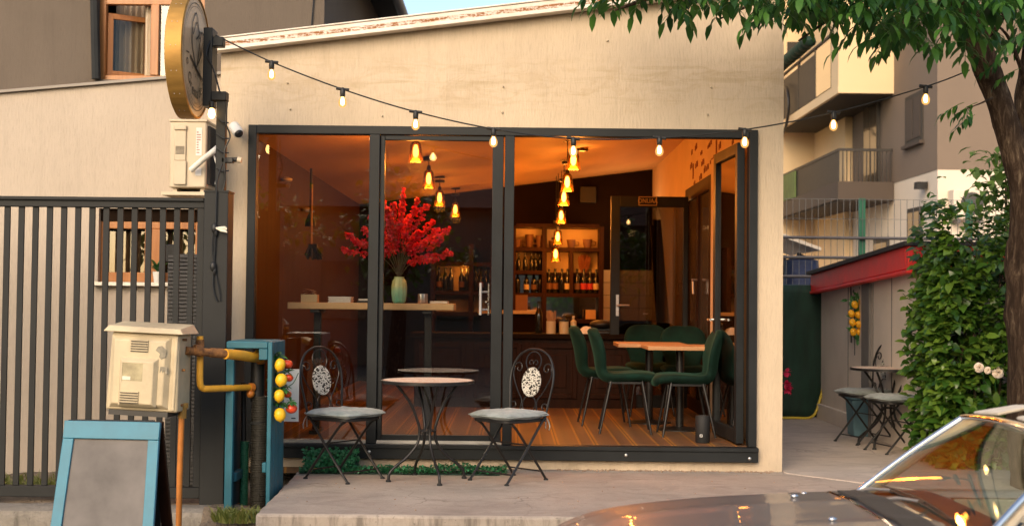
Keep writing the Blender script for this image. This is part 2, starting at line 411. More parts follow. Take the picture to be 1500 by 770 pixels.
def m_flash():
    t = NT('rusting_white_flashing'); v = t.coord(); sx = t.n('ShaderNodeSeparateXYZ'); t.l(v, sx.inputs[0])
    h = t.math('SUBTRACT', sx.outputs['Z'], t.math('MULTIPLY', sx.outputs['X'], .1265))   # height above the sloping edge
    band = t.math('MULTIPLY', t.ramp(t.math('SUBTRACT', h, 3.475), [(.020, (0, 0, 0)), (.028, (1, 1, 1)), (.052, (1, 1, 1)), (.060, (0, 0, 0))]),
                  t.ramp(t.noise(t.coord((1, 1, 5)), 9, 6, .7), [(.40, (0, 0, 0)), (.52, (1, 1, 1))]))
    pit = t.ramp(t.noise(v, 38, 4, .7), [(.34, (0, 0, 0)), (.5, (1, 1, 1))])
    m = t.math('MULTIPLY', band, pit)
    rust = t.mix(t.noise(v, 60, 3), (.14, .045, .012), (.40, .16, .04))
    base = t.mix(t.ramp(t.noise(v, 6, 5), [(.4, (0, 0, 0)), (.75, (1, 1, 1))]), (.74, .68, .60), (.60, .50, .40))
    return t.end(t.bsdf(t.mix(m, base, rust), t.math('ADD', t.math('MULTIPLY', m, .4), .4), 0, t.bump(pit, .2, .002), spec=.4))
M['flash'] = m_flash()

def m_floor():
    t = NT('striped_floor'); v = t.coord(); sx = t.n('ShaderNodeSeparateXYZ'); t.l(v, sx.inputs[0])
    fx = t.math('FRACT', t.math('DIVIDE', t.math('ADD', sx.outputs['X'], 10), .30))
    s = t.ramp(fx, [(0, (0.152, 0.078, 0.035)), (.10, (0.152, 0.078, 0.035)), (.115, (0.314, 0.148, 0.030)), (.16, (0.314, 0.148, 0.030)), (.175, (0.104, 0.058, 0.030)), (.36, (0.162, 0.086, 0.043)), (.46, (0.162, 0.086, 0.043)),
                    (.475, (0.361, 0.172, 0.030)), (.51, (0.361, 0.172, 0.030)), (.525, (0.114, 0.062, 0.030)), (.545, (0.114, 0.062, 0.030)), (.56, (0.361, 0.172, 0.030)), (.60, (0.361, 0.172, 0.030)), (.615, (0.180, 0.098, 0.045)), (.80, (0.123, 0.070, 0.037)), (1, (0.152, 0.078, 0.035))])
    fy = t.math('FRACT', t.math('DIVIDE', sx.outputs['Y'], .10)); g = t.ramp(fy, [(0, (1, 1, 1)), (.06, (0, 0, 0)), (.94, (0, 0, 0)), (1, (1, 1, 1))])
    col = t.mix(t.math('MULTIPLY', g, .35), s, (0.076, 0.043, 0.022))
    n = t.noise(v, 30, 5, .7); col = t.mix(t.math('MULTIPLY', t.ramp(n, [(.4, (0, 0, 0)), (.7, (1, 1, 1))]), .4), col, (0.095, 0.055, 0.028))
    return t.end(t.bsdf(col, .55, 0, t.bump(n, .15, .003), spec=.35))
M['floor'] = m_floor()

def m_mosaic(name, pale, dark, scale, thr):
    t = NT(name); v = t.coord(); vo = t.n('ShaderNodeTexVoronoi', feature='DISTANCE_TO_EDGE'); vo.inputs['Scale'].default_value = scale; t.l(v, vo.inputs['Vector'])
    v2 = t.n('ShaderNodeTexVoronoi'); v2.inputs['Scale'].default_value = scale; t.l(v, v2.inputs['Vector'])
    hv = t.n('ShaderNodeSeparateColor'); t.l(v2.outputs['Color'], hv.inputs[0])
    cell = t.ramp(hv.outputs[0], [(0, dark), (thr, dark), (thr+.02, sc3(pale, .85)), (1, pale)], 'CONSTANT' if thr > 0 else 'LINEAR')
    edge = t.ramp(vo.outputs['Distance'], [(.03, (0, 0, 0)), (.09, (1, 1, 1))])
    col = t.mix(edge, sc3(dark, 1.0) if thr == .2 and pale[0] > .85 else (.10, .085, .07), cell)
    return t.end(t.bsdf(col, .6, 0, t.bump(edge, .25, .001) if pale[0] < .85 else None, spec=.12))
M['mosaic_back'] = m_mosaic('pebble_mosaic', (.80, .76, .66), (.02, .018, .016), 95, .30)
M['mosaic_top'] = m_mosaic('tabletop_mosaic', (.88, .76, .62), (.68, .45, .32), 34, .2)

M['bark'] = None
def m_bark():
    t = NT('bark'); v = t.coord((1, 1, .22)); n = t.noise(v, 26, 7, .7, .6); n2 = t.noise(t.coord((1, 1, .35)), 5, 4)
    col = t.ramp(n, [(.32, (.018, .011, .007)), (.48, (.045, .028, .018)), (.60, (.115, .08, .052)), (.71, (.30, .235, .165))])
    col = t.mix(t.ramp(n2, [(.4, (0, 0, 0)), (.7, (.5, .5, .5))]), col, (.035, .022, .014))
    return t.end(t.bsdf(col, .92, 0, t.bump(n, 1.0, .035), spec=.15))
M['bark'] = m_bark()
M['leaf_tree'] = leafmat('tree_leaves', (.014, .055, .011), (.036, .115, .019), (.075, .19, .028), .45, .36)
M['leaf_hedge'] = leafmat('hedge_leaves', (.022, .07, .010), (.058, .14, .018), (.14, .23, .030), .3, .30)
M['leaf_far'] = leafmat('far_leaves', (.05, .10, .015), (.09, .17, .025), (.14, .24, .04), .4, .5)
M['leaf_garland'] = leafmat('garland_leaves', (.015, .08, .02), (.03, .13, .03), (.05, .18, .04), .2, .4)
M['grass_fake'] = leafmat('fake_greenery', (.014, .09, .035), (.025, .17, .07), (.05, .26, .11), .25, .45)
M['grass'] = leafmat('grass_blades', (.08, .12, .02), (.14, .18, .035), (.24, .22, .06), .3, .6)
M['petal_red'] = leafmat('red_blossom', (.52, .006, .022), (.86, .022, .055), (.98, .09, .15), .45, .6)
M['petal_pink'] = leafmat('pink_red_blossom', (.55, .01, .08), (.65, .02, .10), (.75, .05, .14), .3, .6)
M['petal_white'] = mat('white_rose', (.80, .68, .55), .7, 0, .08, 8)
M['twig'] = mat('twig', (.10, .07, .04), .8)
M['lemon'] = mat('lemon_skin', (.85, .50, .015), .42, 0, .08, 12, .25, 120, .002)
M['orange_fruit'] = mat('orange_yellow_skin', (.85, .42, .015), .42, 0, .08, 12, .2, 120, .002)
M['tomato'] = mat('tomato_skin', (.62, .06, .015), .3, 0, .15, 6)
def m_vase():
    t = NT('glazed_vase'); v = t.coord(); sx = t.n('ShaderNodeSeparateXYZ'); t.l(v, sx.inputs[0])
    z = t.math('ADD', sx.outputs['Z'], t.math('MULTIPLY', t.noise(v, 12, 3), .03))
    col = t.ramp(t.math('MULTIPLY', z, 4.4), [(.15, (.16, .52, .40)), (.5, (.38, .64, .40)), (.72, (.66, .68, .28)), (1, (.64, .72, .36))])
    return t.end(t.bsdf(col, .25, 0, coat=.6))
M['vase'] = m_vase()
M['red_roof'] = mat('red_fascia', (.80, .035, .03), .5, 0, .15, 4)
M['roof_dark'] = mat('dark_roofing', (.04, .035, .033), .8)
M['kiosk'] = mat('beige_panel', (.72, .63, .55), .75, 0, .08, 2, .1, 60, .003)
M['kiosk_grey'] = mat('grey_pilaster', (.17, .16, .155), .75)
M['screen'] = mat('green_netting', (.006, .030, .020), .8, 0, .4, 10, .4, 200, .004, stretch=(1, 1, .3))
M['green_post'] = mat('green_post_paint', (.01, .12, .06), .5)
M['wire'] = mat('galvanised_wire', (.16, .15, .14), .5, .6)
M['rail'] = mat('grey_rail', (.11, .10, .10), .5, .3)
M['bld_cream'] = mat('apartment_cream', (.74, .56, .34), .85, 0, .04, 1, .1, 60, .004)
M['bld_pale'] = mat('apartment_pale', (.72, .62, .50), .85, 0, .04, 1, .1, 60, .004)
M['bld_taupe'] = mat('apartment_taupe', (.20, .15, .112), .85, 0, .06, 1, .15, 60, .004)
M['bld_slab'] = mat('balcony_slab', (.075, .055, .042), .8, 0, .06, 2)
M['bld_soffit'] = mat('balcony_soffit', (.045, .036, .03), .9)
M['bld_rail'] = mat('balcony_rail', (.03, .025, .021), .6)
M['bld_win'] = mat('apartment_window', (.10, .08, .06), .12, 0, .1, 1, coat=.3)
M['bld_bal'] = glass('balustrade_glass', (.22, .24, .25), 3.0)
M['glass_clear'] = glass('clear_sash_glass', (.85, .85, .82), .7)
M['blue_tarp'] = mat('blue_tarpaulin', (.010, .022, .075), .6, 0, .3, 5, .5, 14, .03)
M['pale_blue'] = mat('pale_blue_plastic', (.12, .24, .29), .5)
M['grey_rib'] = mat('grey_corrugated', (.12, .115, .11), .6, 0, .15, 6)
M['paper'] = mat('paper', (.74, .68, .56), .7)
M['paper_white'] = mat('white_paper', (.78, .75, .70), .7)
M['speaker'] = mat('speaker_fabric', (.010, .010, .010), .7, 0, .2, 200)
M['cup'] = mat('cream_holder', (.62, .48, .26), .4)
M['stick'] = mat('wooden_stick', (.50, .30, .14), .7)
M['teal_glass'] = mat('teal_bottle', (.03, .32, .24), .25, 0, .1, 5, coat=.4)
M['label_red'] = mat('red_label', (.45, .03, .04), .6)
M['label_pale'] = mat('pale_label', (.60, .48, .34), .6)
M['label_dark'] = mat('brown_label', (.16, .08, .05), .6)
M['mirror'] = mat('mirror', (.75, .72, .66), .03, 1, .02, 3, rv=.01)
M['shelf_back'] = mat('shelf_back_panel', (.62, .45, .26), .6, 0, .05, 3)
M['pampas'] = leafmat('dried_pampas', (.30, .10, .05), (.38, .14, .07), (.45, .18, .09), .3, .8)
def m_paint():
    t = NT('car_paint'); v = t.coord(); fl = t.noise(v, 900, 2)
    col = t.mix(t.ramp(fl, [(.4, (0, 0, 0)), (.7, (1, 1, 1))]), (.17, .158, .150), (.245, .23, .22))
    return t.end(t.bsdf(col, .42, .3, coat=.45, spec=.4))
M['paint'] = m_paint()
M['cream_paint'] = mat('cream_paint', (.62, .55, .45), .3, 0, .04, 3, coat=.8)
M['grille_plastic'] = mat('cowl_grille', (.05, .046, .045), .5)
M['wiper_grey'] = mat('wiper_arm_grey', (.33, .31, .30), .4, .3)
M['dash'] = mat('dashboard_blue', (.035, .055, .07), .6)
M['tyre'] = mat('tyre', (.015, .015, .015), .85)
M['tail_red'] = mat('tail_lamp', (.4, .01, .01), .2, coat=.5)
M['roof_tile'] = mat('roof_tile', (.17, .075, .045), .8, 0, .3, 6, .6, 20, .04, stretch=(1, 1, 3))
M['street_wall'] = mat('street_house_wall', (.20, .15, .11), .85, 0, .1, 1)
# ================================================================== SETTING
rnd = random.Random(11)
struct('terrain', MB().box(-300, 300, -300, 300, -.60, -.43), M['earth'])
struct('road', MB().box(-60, 60, -7.5, 7.79, -.43, -.40), M['asphalt'])
def edge_jitter(pts, n, amp):
    out = []
    for i in range(len(pts)):
        a, b = Vector(pts[i]), Vector(pts[(i+1) % len(pts)]); k = max(1, int((b-a).length/n))
        for j in range(k):
            q = a.lerp(b, j/k); out.append((q.x+rnd.uniform(-amp, amp), q.y+rnd.uniform(-amp, amp)) if 0 < j else (q.x, q.y))
    return out
mb = MB(); mb.prism(edge_jitter([(-1.52, 7.8), (3.96, 7.8), (2.10, 9.90), (2.10, 10.15), (-1.60, 10.15)], .09, .008), 'z', -.425, 0)
struct('pavement', mb, M['concrete'], bevel=.018)
mb = MB(); mb.prism([(3.985, 7.8), (30, 7.8), (30, 60), (2.10, 60), (2.10, 9.925)], 'z', -.425, .003)
struct('alley_paving', mb, M['alley_concrete'], bevel=.01)
# dirt verge and kerb on the left
def dirt(u, v):
    x = -9 + u*7.46; y = 8.75 + v*2.5
    return (x, y, -.135 + .03*mnoise.noise((x*2.3, y*2.3, 0)) + .02*mnoise.noise((x*7, y*7, 3)))
struct('dirt_verge', MB().grid(dirt, 110, 36), M['dirt'], normals=False)
struct('yard_ground', MB().box(-14, -2.3, 11.2, 40, -.42, -.12), M['dirt'])
mb = MB()
def kerb(u, v):
    x = -9 + u*6.98; w = .010*mnoise.noise((x*5, v*3, 1))
    prof = [(8.62, -.43), (8.62, -.30), (8.625, -.18), (8.64, -.135), (8.70, -.118), (8.80, -.118), (8.90, -.125)]
    k = v*(len(prof)-1); i = min(int(k), len(prof)-2); t = k-i
    y = prof[i][0]*(1-t)+prof[i+1][0]*t; z = prof[i][1]*(1-t)+prof[i+1][1]*t
    return (x, y + w, z + .006*mnoise.noise((x*9, v*6, 4)))
struct('kerb', MB().grid(kerb, 160, 12), M['concrete_curb'], normals=False)
mb = MB()
def rubble(u, v):
    x = -2.03 + u*.55; y = 8.05 + v*.72
    return (x, y, -.42 + .30*min(1, max(0, v*1.25-.1 + .12*mnoise.noise((x*7, y*7, 8)))) + .045*mnoise.noise((x*11, y*11, 2)))
struct('rubble_bank', MB().grid(rubble, 30, 36), M['dirt'], normals=False)

# ================================================================== CAFE BUILDING
XL, XR, YF = -2.27, 2.09, 10.0
OL, OR = P(362, 400, 10).x, P(1108, 400, 10).x
OT = (P(362, 183, 10).z + P(1108, 192, 10).z)/2
def roof_z(x): return 3.485 + .1265*x
cafe = thing('cafe_building', 'low cream plastered cafe with sloping roof edge and wide dark-framed glass front', 'building', (0, 10, 0))
mb = MB()
mb.prism([(XL, 0), (OL, 0), (OL, OT), (OL, roof_z(OL)), (XL, roof_z(XL))], 'y', YF, YF+.24)
mb.prism([(OR, 0), (XR, 0), (XR, roof_z(XR)), (OR, roof_z(OR)), (OR, OT)], 'y', YF, YF+.24)
mb.prism([(OL, OT), (OR, OT), (OR, roof_z(OR)), (OL, roof_z(OL))], 'y', YF, YF+.24)
mb.box(OL, OR, YF, YF+.24, 0, .09)
mb.build('front_wall', M['stucco'], cafe)
mb = MB()
YB = 17.6
mb.prism([(10.24, -.1), (YB+.2, -.1), (YB+.2, roof_z(XL)), (10.24, roof_z(XL))], 'x', XL, XL+.12)
mb.prism([(10.24, -.1), (YB+.2, -.1), (YB+.2, roof_z(XR)), (10.24, roof_z(XR))], 'x', XR-.08, XR)
mb.prism([(XL, -.1), (XR, -.1), (XR, roof_z(XR)), (XL, roof_z(XL))], 'y', YB+.2, YB+.4)
mb.build('outer_wall', M['stucco_plain'], cafe)
mb = MB(); mb.prism([(XL-.02, roof_z(XL)), (XR+.05, roof_z(XR+.05)), (XR+.05, roof_z(XR+.05)+.06), (XL-.02, roof_z(XL)+.06)], 'y', 9.985, YB+.45)
mb.build('roof', M['roof_dark'], cafe)
mb = MB()
a, b = XL-.05, XR+.06
mb.prism([(a, roof_z(a)-.005), (b, roof_z(b)-.005), (b, roof_z(b)+.075), (a, roof_z(a)+.075)], 'y', 9.90, 9.965)
mb.prism([(a, roof_z(a)-.02), (b, roof_z(b)-.02), (b, roof_z(b)-.008), (a, roof_z(a)-.008)], 'y', 9.88, 9.99)
mb.prism([(a, roof_z(a)+.078), (b, roof_z(b)+.078), (b, roof_z(b)+.09), (a, roof_z(a)+.09)], 'y', 9.89, 10.3)
mb.build('roof_flashing', M['flash'], cafe, bevel=.003)
# wall plugs left from an old sign
mb = MB()
for px, py in ((421, 122), (425, 160), (737, 127), (736, 165), (1042, 128), (1037, 168), (560, 170), (890, 60)):
    q = P(px, py, 9.99); mb.ell((q.x, 9.995, q.z), (.008, .016, .008), 8, 6)
mb.build('wall_plug', M['ac_white'], cafe)
# interior shell
FZ = .19
CL, CRW = -2.08, 1.90
def ceil_z(x): return 3.10 - .13*(1.9-x)
mb = MB(); mb.box(CL, CRW, 10.02, YB, -.05, FZ); mb.build('floor', M['floor'], cafe)
mb = MB(); mb.prism([(CL, ceil_z(CL)), (CRW, ceil_z(CRW)), (CRW, ceil_z(CRW)+.05), (CL, ceil_z(CL)+.05)], 'y', 10.25, YB); mb.build('ceiling', M['ceiling'], cafe)
mb = MB(); mb.box(CL-.03, CL, 10.25, YB, -.04, 3.3)
mb.build('wood_panelling', M['panel_wood'], cafe)
mb = MB(); mb.box(CRW, CRW+.08, 10.25, YB, -.04, 3.3); mb.build('inner_wall', M['plaster_in'], cafe)
mb = MB(); mb.box(CL, CRW, YB, YB+.1, -.04, 3.3); mb.build('back_wall', M['dark_brown'], cafe)
# lit tiled doorway to the kitchen
a, b = P(883, 395, YB), P(962, 470, YB)
mb = MB()
for i in range(3):
    for j in range(4):
        x0 = a.x + (b.x-a.x)*i/3; x1 = a.x+(b.x-a.x)*(i+1)/3; z0 = b.z+(a.z-b.z)*j/4; z1 = b.z+(a.z-b.z)*(j+1)/4
        mb.box(x0+.003, x1-.003, YB-.03, YB-.004, z0+.003, z1-.003)
mb.build('tiled_splashback', M['tile_cream'], cafe, bevel=.002)
# wall decals on the right wall
dec = MB()
for px, py in ((1013, 222), (1019, 214), (1027, 223), (1038, 213), (1040, 209), (1054, 212), (1073, 207), (1012, 242), (1020, 240), (1029, 237), (1042, 235), (1045, 231), (1032, 247), (1036, 244), (1026, 258), (1017, 268)):
    Y = CRW*1900/(px-750); q = P(px, py, Y)
    w, h = rnd.uniform(.03, .09), rnd.uniform(.05, .1)
    dec.box(CRW-.006, CRW-.001, Y-w, Y+w*.2, q.z-h*.4, q.z+h*.3)
    dec.box(CRW-.006, CRW-.001, Y+w*.5, Y+w, q.z-h*.5, q.z+h*.1)
for px, y0, y1 in ((1015, 240, 262), (1049, 205, 232)):
    Y = CRW*1900/(px-750); a, b = P(px, y0, Y), P(px, y1, Y); dec.box(CRW-.006, CRW-.001, Y-.03, Y+.03, b.z, a.z)
dec.build('wall_lettering', mat('dark_red_decal', (.16, .03, .01), .7), cafe)
# glazed side door on the right wall
mb = MB(); X1 = CRW-.045
for y0, y1, z0, z1 in ((12.1, 12.24, FZ+.002, 2.50), (13.78, 13.92, FZ+.002, 2.50), (12.24, 13.78, 2.36, 2.50), (12.24, 13.78, FZ+.002, FZ+.14), (12.94, 13.06, FZ+.14, 2.36)):
    mb.box(X1, CRW-.002, y0, y1, z0, z1)
sd = mb.build('side_window', M['dark_wood'], cafe, bevel=.006)
mb = MB(); mb.box(CRW-.022, CRW-.014, 12.24, 12.94, FZ+.14, 2.36); mb.box(CRW-.022, CRW-.014, 13.06, 13.78, FZ+.14, 2.36)
mb.build('pane', M['bld_win'], sd)
mb = MB(); mb.tube([(X1, 12.97, 1.52), (X1-.05, 12.97, 1.52), (X1-.05, 12.93, 1.50), (X1-.05, 12.91, 1.38)], .011)
mb.build('handle', M['alu'], sd)
mb = MB(); mb.box(CRW-.05, CRW-.002, 11.85, 12.08, FZ+.002, 2.62); mb.build('pilaster', M['plaster_in'], cafe)

# ---------------- shop front
mb = MB(); T = .065
yf0, yf1 = 9.955, 10.06
mb.box(OL, OL+T, yf0, yf1, .19, OT); mb.box(OR-T, OR, yf0, yf1, .19, OT); mb.box(OL+T, OR-T, yf0, yf1, OT-T, OT)
m1a, m1b = P(540, 400, 10).x, P(555, 400, 10).x
m2a, m2b = P(738, 400, 10).x, P(752, 400, 10).x
mb.box(m1a, m1b, yf0-.01, yf1, .19, OT-T-.001); mb.box(m2a, m2b, yf0-.012, yf1, .19, OT-T-.001)
sf = mb.build('shopfront_frame', M['anthracite'], cafe, bevel=.004)
mb = MB(); mb.box(OL, OR+.01, 9.93, 10.10, .075, .188); mb.box(OL, OR+.01, 9.915, 9.93, .155, .188)
sill = mb.build('threshold_bar', M['anthracite'], cafe, bevel=.005)
mb = MB()
for px, py in ((541, 661), (711, 664), (917, 666), (1098, 671)):
    q = P(px, py, 9.93); mb.ell((q.x, 9.928, q.z), (.014, .010, .014), 12, 8)
mb.build('bolt', M['alu'], sill)
mb = MB(); mb.box(OL+T+.005, m2a-.005, 9.96, 9.985, .190, .214); mb.build('sliding_track', M['alu'], cafe)
p0 = MB().box(OL+T, m1a, 10.0, 10.008, .20, OT-T).build('fixed_pane', M['glass'], cafe)
# door leaf standing shut beside the fixed pane
dl0, dl1 = m1b+.002, P(736, 400, 10).x
mb = MB(); w = .035; ws = .085
mb.box(dl0, dl0+w, 9.975, 10.03, .20, OT-T-.003); mb.box(dl1-ws, dl1, 9.965, 10.03, .20, OT-T-.003)
mb.box(dl0+w, dl1-ws, 9.975, 10.03, OT-T-.04, OT-T-.003); mb.box(dl0+w, dl1-ws, 9.975, 10.03, .20, .255)
leaf = mb.build('glass_door', M['anthracite'], cafe, bevel=.004)
MB().box(dl0+w, dl1-ws, 10.0, 10.008, .255, OT-T-.04).build('pane', M['glass'], leaf)
mb = MB(); hx = P(704, 430, 9.93).x; z0, z1 = P(704, 461, 9.93).z, P(704, 414, 9.93).z
mb.tube([(hx, 9.915, z0), (hx, 9.915, z1)], .011, 10); 
for z in (z0+.04, z1-.07): mb.tube([(hx, 9.915, z), (hx+.05, 9.97, z)], .008)
mb.build('handle', M['wiper_grey'], leaf)
mb = MB(); hx = P(716, 430, 10.1).x; mb.tube([(hx, 10.09, z0), (hx, 10.09, z1)], .010, 10); mb.tube([(hx, 10.09, z0+.1), (hx-.02, 10.03, z0+.1)], .008)
mb.build('handle', M['alu'], leaf)
# open leaf folded inwards at the right
H = Matrix.Translation((OR-T-.015, 10.07, 0)) @ Matrix.Rotation(radians(3.5), 4, 'Z')
mb = MB(); D = .86
for y0, y1, z0, z1 in ((0, .075, .205, OT-T-.02), (D-.085, D, .205, OT-T-.02), (.075, D-.085, OT-T-.105, OT-T-.02), (.075, D-.085, .205, .31)):
    mb.box(-.06, 0, y0, y1, z0, z1, H)
ol = mb.build('folded_door', M['anthracite'], cafe, bevel=.004)
MB().box(-.035, -.027, .075, D-.085, .31, OT-T-.105, H).build('pane', M['glass_dark'], ol)
mb = MB(); mb.tube([H @ Vector((-.06, D-.04, 1.15)), H @ Vector((-.11, D-.04, 1.15)), H @ Vector((-.11, D-.15, 1.15))], .010); mb.build('handle', M['alu'], ol)
# two white domes added on the panelling in place of reflected ceiling lights
mb = MB()
for px, py in ((412, 263), (443, 307)):
    Y = 2.07*1900/(750-px); q = P(px, py, Y); mb.ell((CL+.05, Y, q.z), (.05, .055, .022), 12, 7)
mb.build('reflection_dome', M['white'], cafe)
q = P(861, 286, YB-.02); mb = MB(); mb.box(q.x-.11, q.x+.11, YB-.12, YB-.002, q.z-.11, q.z+.11); mb.build('vent_box', M['black_plastic'], cafe, bevel=.01)

# ---------------- dark glass door standing open inside, with plate
gd = thing('interior_glass_door', 'dark-framed glass door standing open inside the cafe, with a small gold plate', 'door', (1.4, 13.5, FZ))
a, b = P(895, 288, 13.5), P(1008, 288, 13.5); zt = (a.z+b.z)/2
mb = MB(); mb.box(a.x, a.x+.095, 13.47, 13.53, FZ+.01, zt); mb.box(b.x-.05, b.x, 13.47, 13.53, FZ+.01, zt); mb.box(a.x+.095, b.x-.05, 13.47, 13.53, zt-.11, zt); mb.box(a.x+.095, b.x-.05, 13.47, 13.53, FZ+.01, FZ+.14)
mb.build('door_frame', M['anthracite'], gd, bevel=.004)
MB().box(a.x+.095, b.x-.05, 13.497, 13.503, FZ+.14, zt-.11).build('pane', M['glass_dark'], gd)
c = P(949, 294.5, 13.46); 
mb = MB()
for x0, x1, z0, z1 in ((-.095, .095, .040, .046), (-.095, .095, -.046, -.040), (-.095, -.089, -.040, .040), (.089, .095, -.040, .040)): mb.box(c.x+x0, c.x+x1, 13.460, 13.469, c.z+z0, c.z+z1)
vs, fs = text_geo('ONUAA', .066); mb.add([(c.x+v.x*.86, 13.462-v.z, c.z+v.y) for v in vs], fs)
mb.build('door_plate', M['gold_text'], gd, normals=False)
hz = P(905, 447, 13.4); mb = MB(); mb.box(hz.x-.014, hz.x+.014, 13.455, 13.469, hz.z-.11, hz.z+.11); mb.tube([(hz.x, 13.46, hz.z), (hz.x, 13.41, hz.z), (hz.x+.12, 13.41, hz.z)], .011)
mb.build('handle', M['alu'], gd)

# ================================================================== HOUSES ON THE LEFT
lh = thing('garden_house', 'low cream plastered house with sloping coping behind the metal gate', 'building', (-4, 10.5, 0))
za, zb = P(0, 137, 10.5), P(322, 110, 10.5)
s = (zb.z-za.z)/(zb.x-za.x)
def lz(x): return za.z + s*(x-za.x)
wa, wb = P(145, 305, 10.5), P(293, 414, 10.5)
mb = MB(); x0, x1 = -9.0, -2.29
mb.prism([(x0, -.3), (wa.x, -.3), (wa.x, lz(wa.x)), (x0, lz(x0))], 'y', 10.5, 10.7)
mb.prism([(wb.x, -.3), (x1, -.3), (x1, lz(x1)), (wb.x, lz(wb.x))], 'y', 10.5, 10.7)
mb.prism([(wa.x, -.3), (wb.x, -.3), (wb.x, wb.z), (wa.x, wb.z)], 'y', 10.5, 10.7)
mb.prism([(wa.x, wa.z), (wb.x, wa.z), (wb.x, lz(wb.x)), (wa.x, lz(wa.x))], 'y', 10.5, 10.7)
mb.build('wall', M['stucco_plain'], lh)
mb = MB(); mb.prism([(x0, lz(x0)), (x1, lz(x1)), (x1, lz(x1)+.022), (x0, lz(x0)+.022)], 'y', 10.46, 13.9); mb.build('coping', M['coping'], lh)
mb = MB(); fr = .06; mid = P(222, 350, 10.5).x
yw0, yw1 = 10.56, 10.62
mb.box(wa.x, wa.x+fr, yw0, yw1, wb.z, wa.z-.10); mb.box(wb.x-fr, wb.x, yw0, yw1, wb.z, wa.z-.10); mb.box(wa.x+fr, wb.x-fr, yw0, yw1, wa.z-.16, wa.z-.10); mb.box(wa.x+fr, wb.x-fr, yw0, yw1, wb.z, wb.z+.08); mb.box(mid-.07, mid+.07, yw0-.01, yw1, wb.z+.08, wa.z-.16)
wn = mb.build('window', M['frame_wood'], lh, bevel=.006)
mb = MB(); mb.box(wa.x+fr, mid-.07, 10.585, 10.591, wb.z+.08, wa.z-.16); mb.box(mid+.07, wb.x-fr, 10.585, 10.591, wb.z+.08, wa.z-.16); mb.build('pane', M['glass_mirror'], wn)
mb = MB(); mb.box(wa.x, wb.x, 10.55, 10.65, wa.z-.098, wa.z-.002); mb.build('shutter_box', M['dark_brown'], wn)
mb = MB(); mb.box(wa.x-.03, wb.x+.03, 10.42, 10.56, wb.z-.03, wb.z-.001); mb.build('sill', M['alu'], wn)
mb = MB(); mb.grid(lambda u, v: (wa.x+fr+u*(wb.x-wa.x-2*fr), 10.68+.02*sin(u*90), wb.z+.02+v*(wa.z-wb.z-.15)), 120, 2); mb.build('curtain', M['curtain'], wn, normals=False)
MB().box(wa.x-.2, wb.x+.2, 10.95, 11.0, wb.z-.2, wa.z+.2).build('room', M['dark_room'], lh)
pt = thing('window_plant', 'small white pot with green plant on the sill behind the gate bars', 'potted plant', (P(231, 404, 10.47).x, 10.47, wb.z))
q = Vector((P(231, 404, 10.47).x, 10.475, wb.z))
mb = MB(); mb.lathe([(.03, 0), (.042, .085), (.037, .085), (.033, .07)], q, 14); mb.build('pot', M['white'], pt)
mb = MB()
for i in range(26): a = rnd.uniform(0, 6.3); mb.leaf(q+Vector((0, 0, .08)), (cos(a), sin(a)*.6, rnd.uniform(.6, 2.2)), (0, 0, 1), rnd.uniform(.06, .16), .035)
mb.build('foliage', M['leaf_garland'], pt, normals=False)

gh = thing('grey_house', 'tall grey plastered house with wooden window rising behind the cafe roof', 'building', (-4, 14.3, 0))
YG = 14.3
gx1 = P(475, 20, YG).x
wa, wb = P(145, -60, YG), P(298, 118, YG)
mb = MB()
mb.box(-14, wa.x, YG, YG+.3, -.3, 8.5); mb.box(wb.x, gx1, YG, YG+.3, -.3, 8.5); mb.box(wa.x, wb.x, YG, YG+.3, -.3, wb.z); mb.box(wa.x, wb.x, YG, YG+.3, wa.z, 8.5)
mb.box(gx1-.3, gx1, YG+.3, 20, -.3, 8.5); mb.box(-14, gx1-.3, 19.7, 20, -.3, 8.5)
mb.build('wall', M['grey_plaster'], gh)
q = P(583, 5, 18); zE = q.z; xE = q.x
mb = MB(); mb.prism([(gx1-.4, zE+.45), (xE-.06, zE), (xE-.06, zE+.12), (gx1-.4, zE+.57)], 'y', YG+.2, 20.6)
mb.prism([(-14.5, zE+8), (gx1-.4, zE+.45), (gx1-.4, zE+.57), (-14.5, zE+8.2)], 'y', YG+.2, 20.6)
mb.build('roof', M['roof_dark'], gh)
mb = MB(); mb.tube([(xE, YG+.2, zE+.03), (xE, 20.6, zE+.03)], .075, 10); mb.build('gutter', M['rail'], gh)
mb = MB(); x = P(366, 50, YG).x
mb.tube([P(137, -60, YG-.05), P(141, 116, YG-.05)], .05, 8); mb.build('downpipe', M['gate_metal'], gh)
mb = MB(); mb.tube([P(462, -30, YG-.02), P(456, 42, YG-.02)], .008, 6); mb.build('cable', M['black_plastic'], gh)
mb = MB(); fr = .07; m0, m1 = P(219, 50, YG).x, P(231, 50, YG).x
yw0, yw1 = YG+.06, YG+.14
mb.box(wa.x, wa.x+fr, yw0, yw1, wb.z, wa.z); mb.box(wb.x-fr, wb.x, yw0, yw1, wb.z, wa.z); mb.box(wa.x+fr, wb.x-fr, yw0, yw1, wb.z, wb.z+.06); mb.box(wa.x+fr, wb.x-fr, yw0, yw1, P(0, 3, YG).z, P(0, 3, YG).z+.1); mb.box(m0, m1, yw0-.02, yw1, wb.z+.06, P(0, 3, YG).z)
wn = mb.build('window', M['frame_wood'], gh, bevel=.006)
